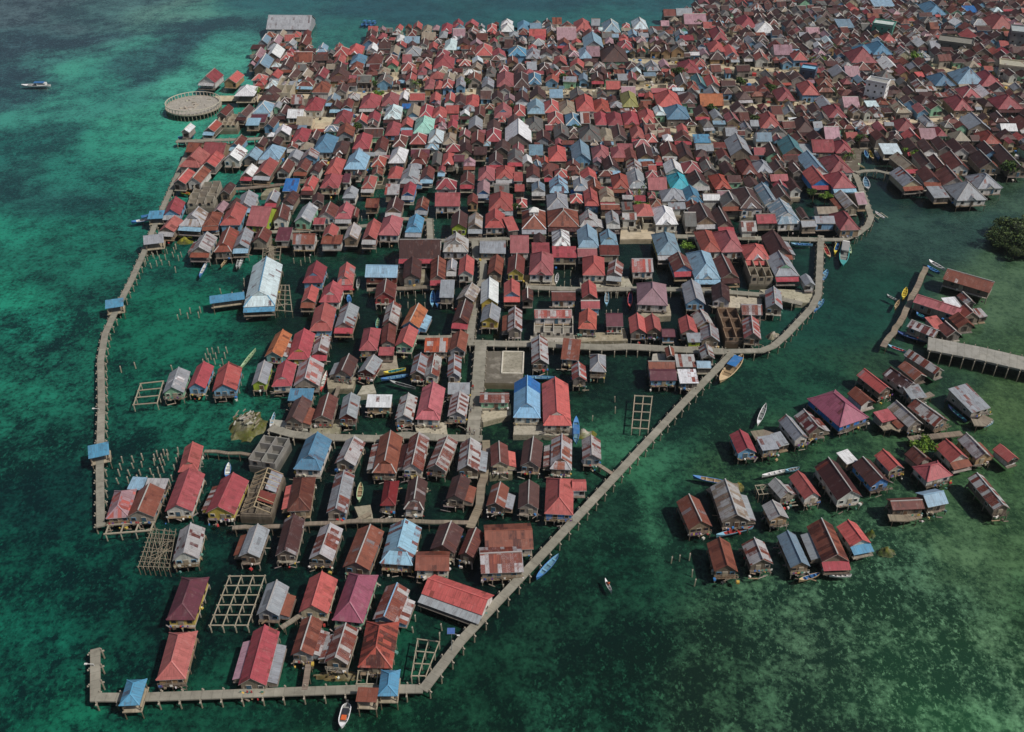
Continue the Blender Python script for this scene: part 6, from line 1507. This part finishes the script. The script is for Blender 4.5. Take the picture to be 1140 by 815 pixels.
def person(label, px, z, rz, pose, shirt, legs):
    J = dict(pel=(0, 0, 0.92), spi=(0, 0, 1.18), che=(0, 0, 1.36), nec=(0, -0.01, 1.47), hed=(0, -0.02, 1.56), top=(0, -0.01, 1.68))
    if pose == 'sit':
        dz = -0.62; J = {k: (v[0], v[1], v[2] + dz) for k, v in J.items()}
        LG = [[(s * 0.1, -0.02, 0.28), (s * 0.16, -0.42, 0.36), (s * 0.15, -0.62, 0.06), (s * 0.15, -0.76, 0.05)] for s in (-1, 1)]
        AR = [[(s * 0.19, 0, 0.74), (s * 0.27, -0.18, 0.52), (s * 0.14, -0.40, 0.46), (s * 0.1, -0.46, 0.45)] for s in (-1, 1)]
    else:
        st = 0.16 if pose == 'walk' else 0.02
        LG = [[(s * 0.1, 0, 0.86), (s * 0.11, -s * st * 0.7 - 0.02, 0.48), (s * 0.11, -s * st, 0.08), (s * 0.12, -s * st - 0.15, 0.04)] for s in (-1, 1)]
        AR = [[(s * 0.19, 0, 1.38), (s * 0.25, s * st * 0.5 + 0.03, 1.12), (s * 0.25, s * st - 0.06, 0.88), (s * 0.25, s * st - 0.1, 0.79)] for s in (-1, 1)]
    V = list(J.values()); E = [(i, i + 1) for i in range(5)]; RR = [0.145, 0.125, 0.15, 0.062, 0.1, 0.075]
    for ch, root_i, rr in [(c, 0, (0.1, 0.068, 0.048, 0.04)) for c in LG] + [(c, 2, (0.062, 0.045, 0.035, 0.03)) for c in AR]:
        prev = root_i
        for p, r in zip(ch, rr): V.append(p); RR.append(r); E.append((prev, len(V) - 1)); prev = len(V) - 1
    me = bpy.data.meshes.new('body'); me.from_pydata(V, E, []); tmp = bpy.data.objects.new('body', me); COL.objects.link(tmp)
    sm = tmp.modifiers.new('skin', 'SKIN')
    for i, d in enumerate(me.skin_vertices[0].data): d.radius = (RR[i], RR[i]); d.use_root = (i == 0)
    sb = tmp.modifiers.new('sub', 'SUBSURF'); sb.levels = sb.render_levels = 1
    bpy.context.view_layer.update(); ev = tmp.evaluated_get(bpy.context.evaluated_depsgraph_get()); m2 = bpy.data.meshes.new_from_object(ev)
    bpy.data.objects.remove(tmp); dz = -0.62 if pose == 'sit' else 0
    mats = []
    skin = lin((126,88,66))
    a = m2.attributes.new('col', 'FLOAT_COLOR', 'CORNER')
    for pl in m2.polygons:
        cz = pl.center.z - dz; cx = abs(pl.center.x)
        c = skin if (cz > 1.45 or (cx > 0.24 and cz < 1.2)) else (lin(shirt) if cz > 0.93 else lin(legs) if cz > 0.3 or pose == 'sit' else skin)
        if cz > 1.63: c = lin((24,20,18))
        for li in pl.loop_indices: a.data[li].color = (*c, 1)
    m2.materials.clear(); m2.materials.append(M['cloth'])
    p = at(*px, z); o = bpy.data.objects.new('person', m2); COL.objects.link(o); o.location = (p.x, p.y, z); o.rotation_euler = (0, 0, rz); tag(o, label, 'person')
    return o
person('person in a red shirt walking alone on the middle walkway', (526.5,434), 0.99, 0.4, 'walk', (170,60,54), (50,50,60))
person('person in a dark shirt on the walkway beside the green walled shed', (527.5,455), 0.99, 2.5, 'walk', (44,46,54), (80,80,84))
person('person in a grey shirt standing near the person in dark', (524,459), 0.99, 0.8, 'stand', (130,130,130), (40,44,60))
person('person in a plum shirt at the lower end of the middle walkway', (523,482), 0.99, 1.2, 'walk', (110,60,80), (40,40,44))
person('person in a white shirt at the lower end of the middle walkway', (528,484), 0.99, -1.2, 'stand', (200,200,196), (60,56,54))
person('person in orange seated paddling the small white canoe', (677.5,651.5), 0.12, 3.5, 'sit', (190,96,60), (60,90,90))

# ------------------------------------------------------------------ household clutter nobody could count
cl = MB(); CC = [(190,184,170),(150,140,120),(120,106,90),(96,84,72),(60,58,56),(44,44,46),(176,60,56),(60,120,180),(206,200,190),(170,150,110),(90,130,120),(200,170,80),(210,206,200)]
for p, rz, w, l, fl, land, py in CLUT:
    co_, si_ = math.cos(rz), math.sin(rz); n = RD.randint(7, 15) if py > 380 else RD.randint(3, 7)
    for k in range(n):
        e = RD.random()
        if e < 0.55: x, y, z = RD.uniform(-w / 2, w / 2), -l / 2 - RD.uniform(0.05, 0.65), fl
        elif e < 0.8: x, y, z = RD.choice((-1, 1)) * (w / 2 - RD.uniform(0.0, 0.2)), RD.uniform(-l / 2, l / 2), fl
        else: x, y, z = RD.uniform(-w / 2, w / 2), -l / 2 - RD.uniform(0.75, 1.3), 0.12 if not land else 0.45
        s = RD.uniform(0.12, 0.45); q = (p.x + x * co_ - y * si_, p.y + x * si_ + y * co_)
        c = vary(lin(RD.choice(CC)), 0.2)
        if RD.random() < 0.35: cl.box((q[0], q[1], z + 0.06), (RD.uniform(0.8, 2.2), RD.uniform(0.12, 0.3), 0.08), vary(lin(RD.choice(WOODS)), 0.2), 'plank', rz + RD.gauss(0, 0.4))
        else: cl.box((q[0], q[1], z + s / 2), (s * RD.uniform(0.7, 1.6), s * RD.uniform(0.7, 1.4), s), c, 'cloth', RD.uniform(0, 3))
    if py > 300 and RD.random() < 0.45:      # washing line under the eave
        for k in range(RD.randint(3, 6)):
            x = RD.uniform(-w / 2 + 0.3, w / 2 - 0.3); y = -l / 2 - 0.62; q = (p.x + x * co_ - y * si_, p.y + x * si_ + y * co_)
            cl.box((q[0], q[1], fl + 0.75), (RD.uniform(0.25, 0.5), 0.03, RD.uniform(0.35, 0.6)), lin(RD.choice([(190,80,80),(80,120,180),(220,216,206),(200,170,80),(120,80,140),(90,150,130)])), 'cloth', rz)
for k in range(17000):
    y = RD.uniform(225, 590); x = RD.uniform(-170, 420)
    if not inside((x, y), FILLPOLY): continue
    z = 0.4 if on_land((x, y)) else 0.7; s = RD.uniform(0.3, 1.1)
    if not on_land((x, y)) and RD.random() < 0.35: continue
    if RD.random() < 0.3: cl.box((x, y, z + 0.7), (RD.uniform(1, 3), 0.12, 1.4), vary(lin(RD.choice(WOODS + [(200,190,170), (120,160,180), (190,186,176), (214,208,194), (206,196,172)])), 0.2), 'wall', RD.choice((0, 1.57)))
    else: cl.box((x, y, z + s / 2), (s * RD.uniform(0.7, 2), s * RD.uniform(0.7, 2), s), vary(lin(RD.choice(CC)), 0.2), 'cloth', RD.uniform(0, 3))
tag(cl.build('household_clutter'), 'crates planks jars and washing scattered over the house platforms and yards', 'clutter', kind='stuff')

hz = MB(); hz.box((0, 650, 70), (3100, 3200, 152), (1, 1, 1), 'paint'); hzo = hz.build('haze'); tag(hzo, 'thin pale sea haze softening the far roofs', 'haze', kind='stuff')
hm = bpy.data.materials.new('haze'); hm.use_nodes = True; nt = hm.node_tree; nt.nodes.clear(); o = node(nt, 'ShaderNodeOutputMaterial'); pv = node(nt, 'ShaderNodeVolumePrincipled')
pv.inputs['Color'].default_value = (0.80, 0.87, 0.92, 1); pv.inputs['Density'].default_value = 0.00005; nt.links.new(pv.outputs[0], o.inputs['Volume'])
hzo.data.materials.clear(); hzo.data.materials.append(hm)
# ------------------------------------------------------------------ light, sky, camera
SUN_EL, SUN_AZ = rad(51), rad(116)     # azimuth clockwise from +Y
sun = bpy.data.lights.new('sun', 'SUN'); sun.energy = 3.9; sun.angle = rad(0.53); sun.color = (1.0, 0.955, 0.89)
so = bpy.data.objects.new('sun', sun); COL.objects.link(so)
dv = Vector((math.cos(SUN_EL) * math.sin(SUN_AZ), math.cos(SUN_EL) * math.cos(SUN_AZ), math.sin(SUN_EL)))
so.rotation_euler = dv.to_track_quat('Z', 'Y').to_euler()
wd = bpy.data.worlds.new('World'); S.world = wd; wd.use_nodes = True; nt = wd.node_tree; nt.nodes.clear()
wo = node(nt, 'ShaderNodeOutputWorld'); bg = node(nt, 'ShaderNodeBackground'); sk = node(nt, 'ShaderNodeTexSky', sky_type='NISHITA')
sk.sun_disc = False; sk.sun_elevation = SUN_EL; sk.sun_rotation = SUN_AZ; sk.air_density = 1.0; sk.dust_density = 2.5; sk.ozone_density = 1.0
bg.inputs[1].default_value = 0.072
nt.links.new(sk.outputs[0], bg.inputs[0]); nt.links.new(bg.outputs[0], wo.inputs[0])
cam = bpy.data.cameras.new('camera'); cam.sensor_width = 36; cam.lens = 36 * FOC / PW; cam.clip_end = 5000; cam.clip_start = 1
co = bpy.data.objects.new('camera', cam); COL.objects.link(co); co.location = (0, 0, CAMH); co.rotation_euler = (math.pi / 2 - PIT, 0, 0)
S.camera = co
S.view_settings.view_transform = 'Standard'; S.view_settings.look = 'None'; S.view_settings.gamma = 1; S.view_settings.exposure = -0.27
S.cycles.max_bounces = 5; S.cycles.transparent_max_bounces = 8; S.cycles.caustics_reflective = False; S.cycles.caustics_refractive = False
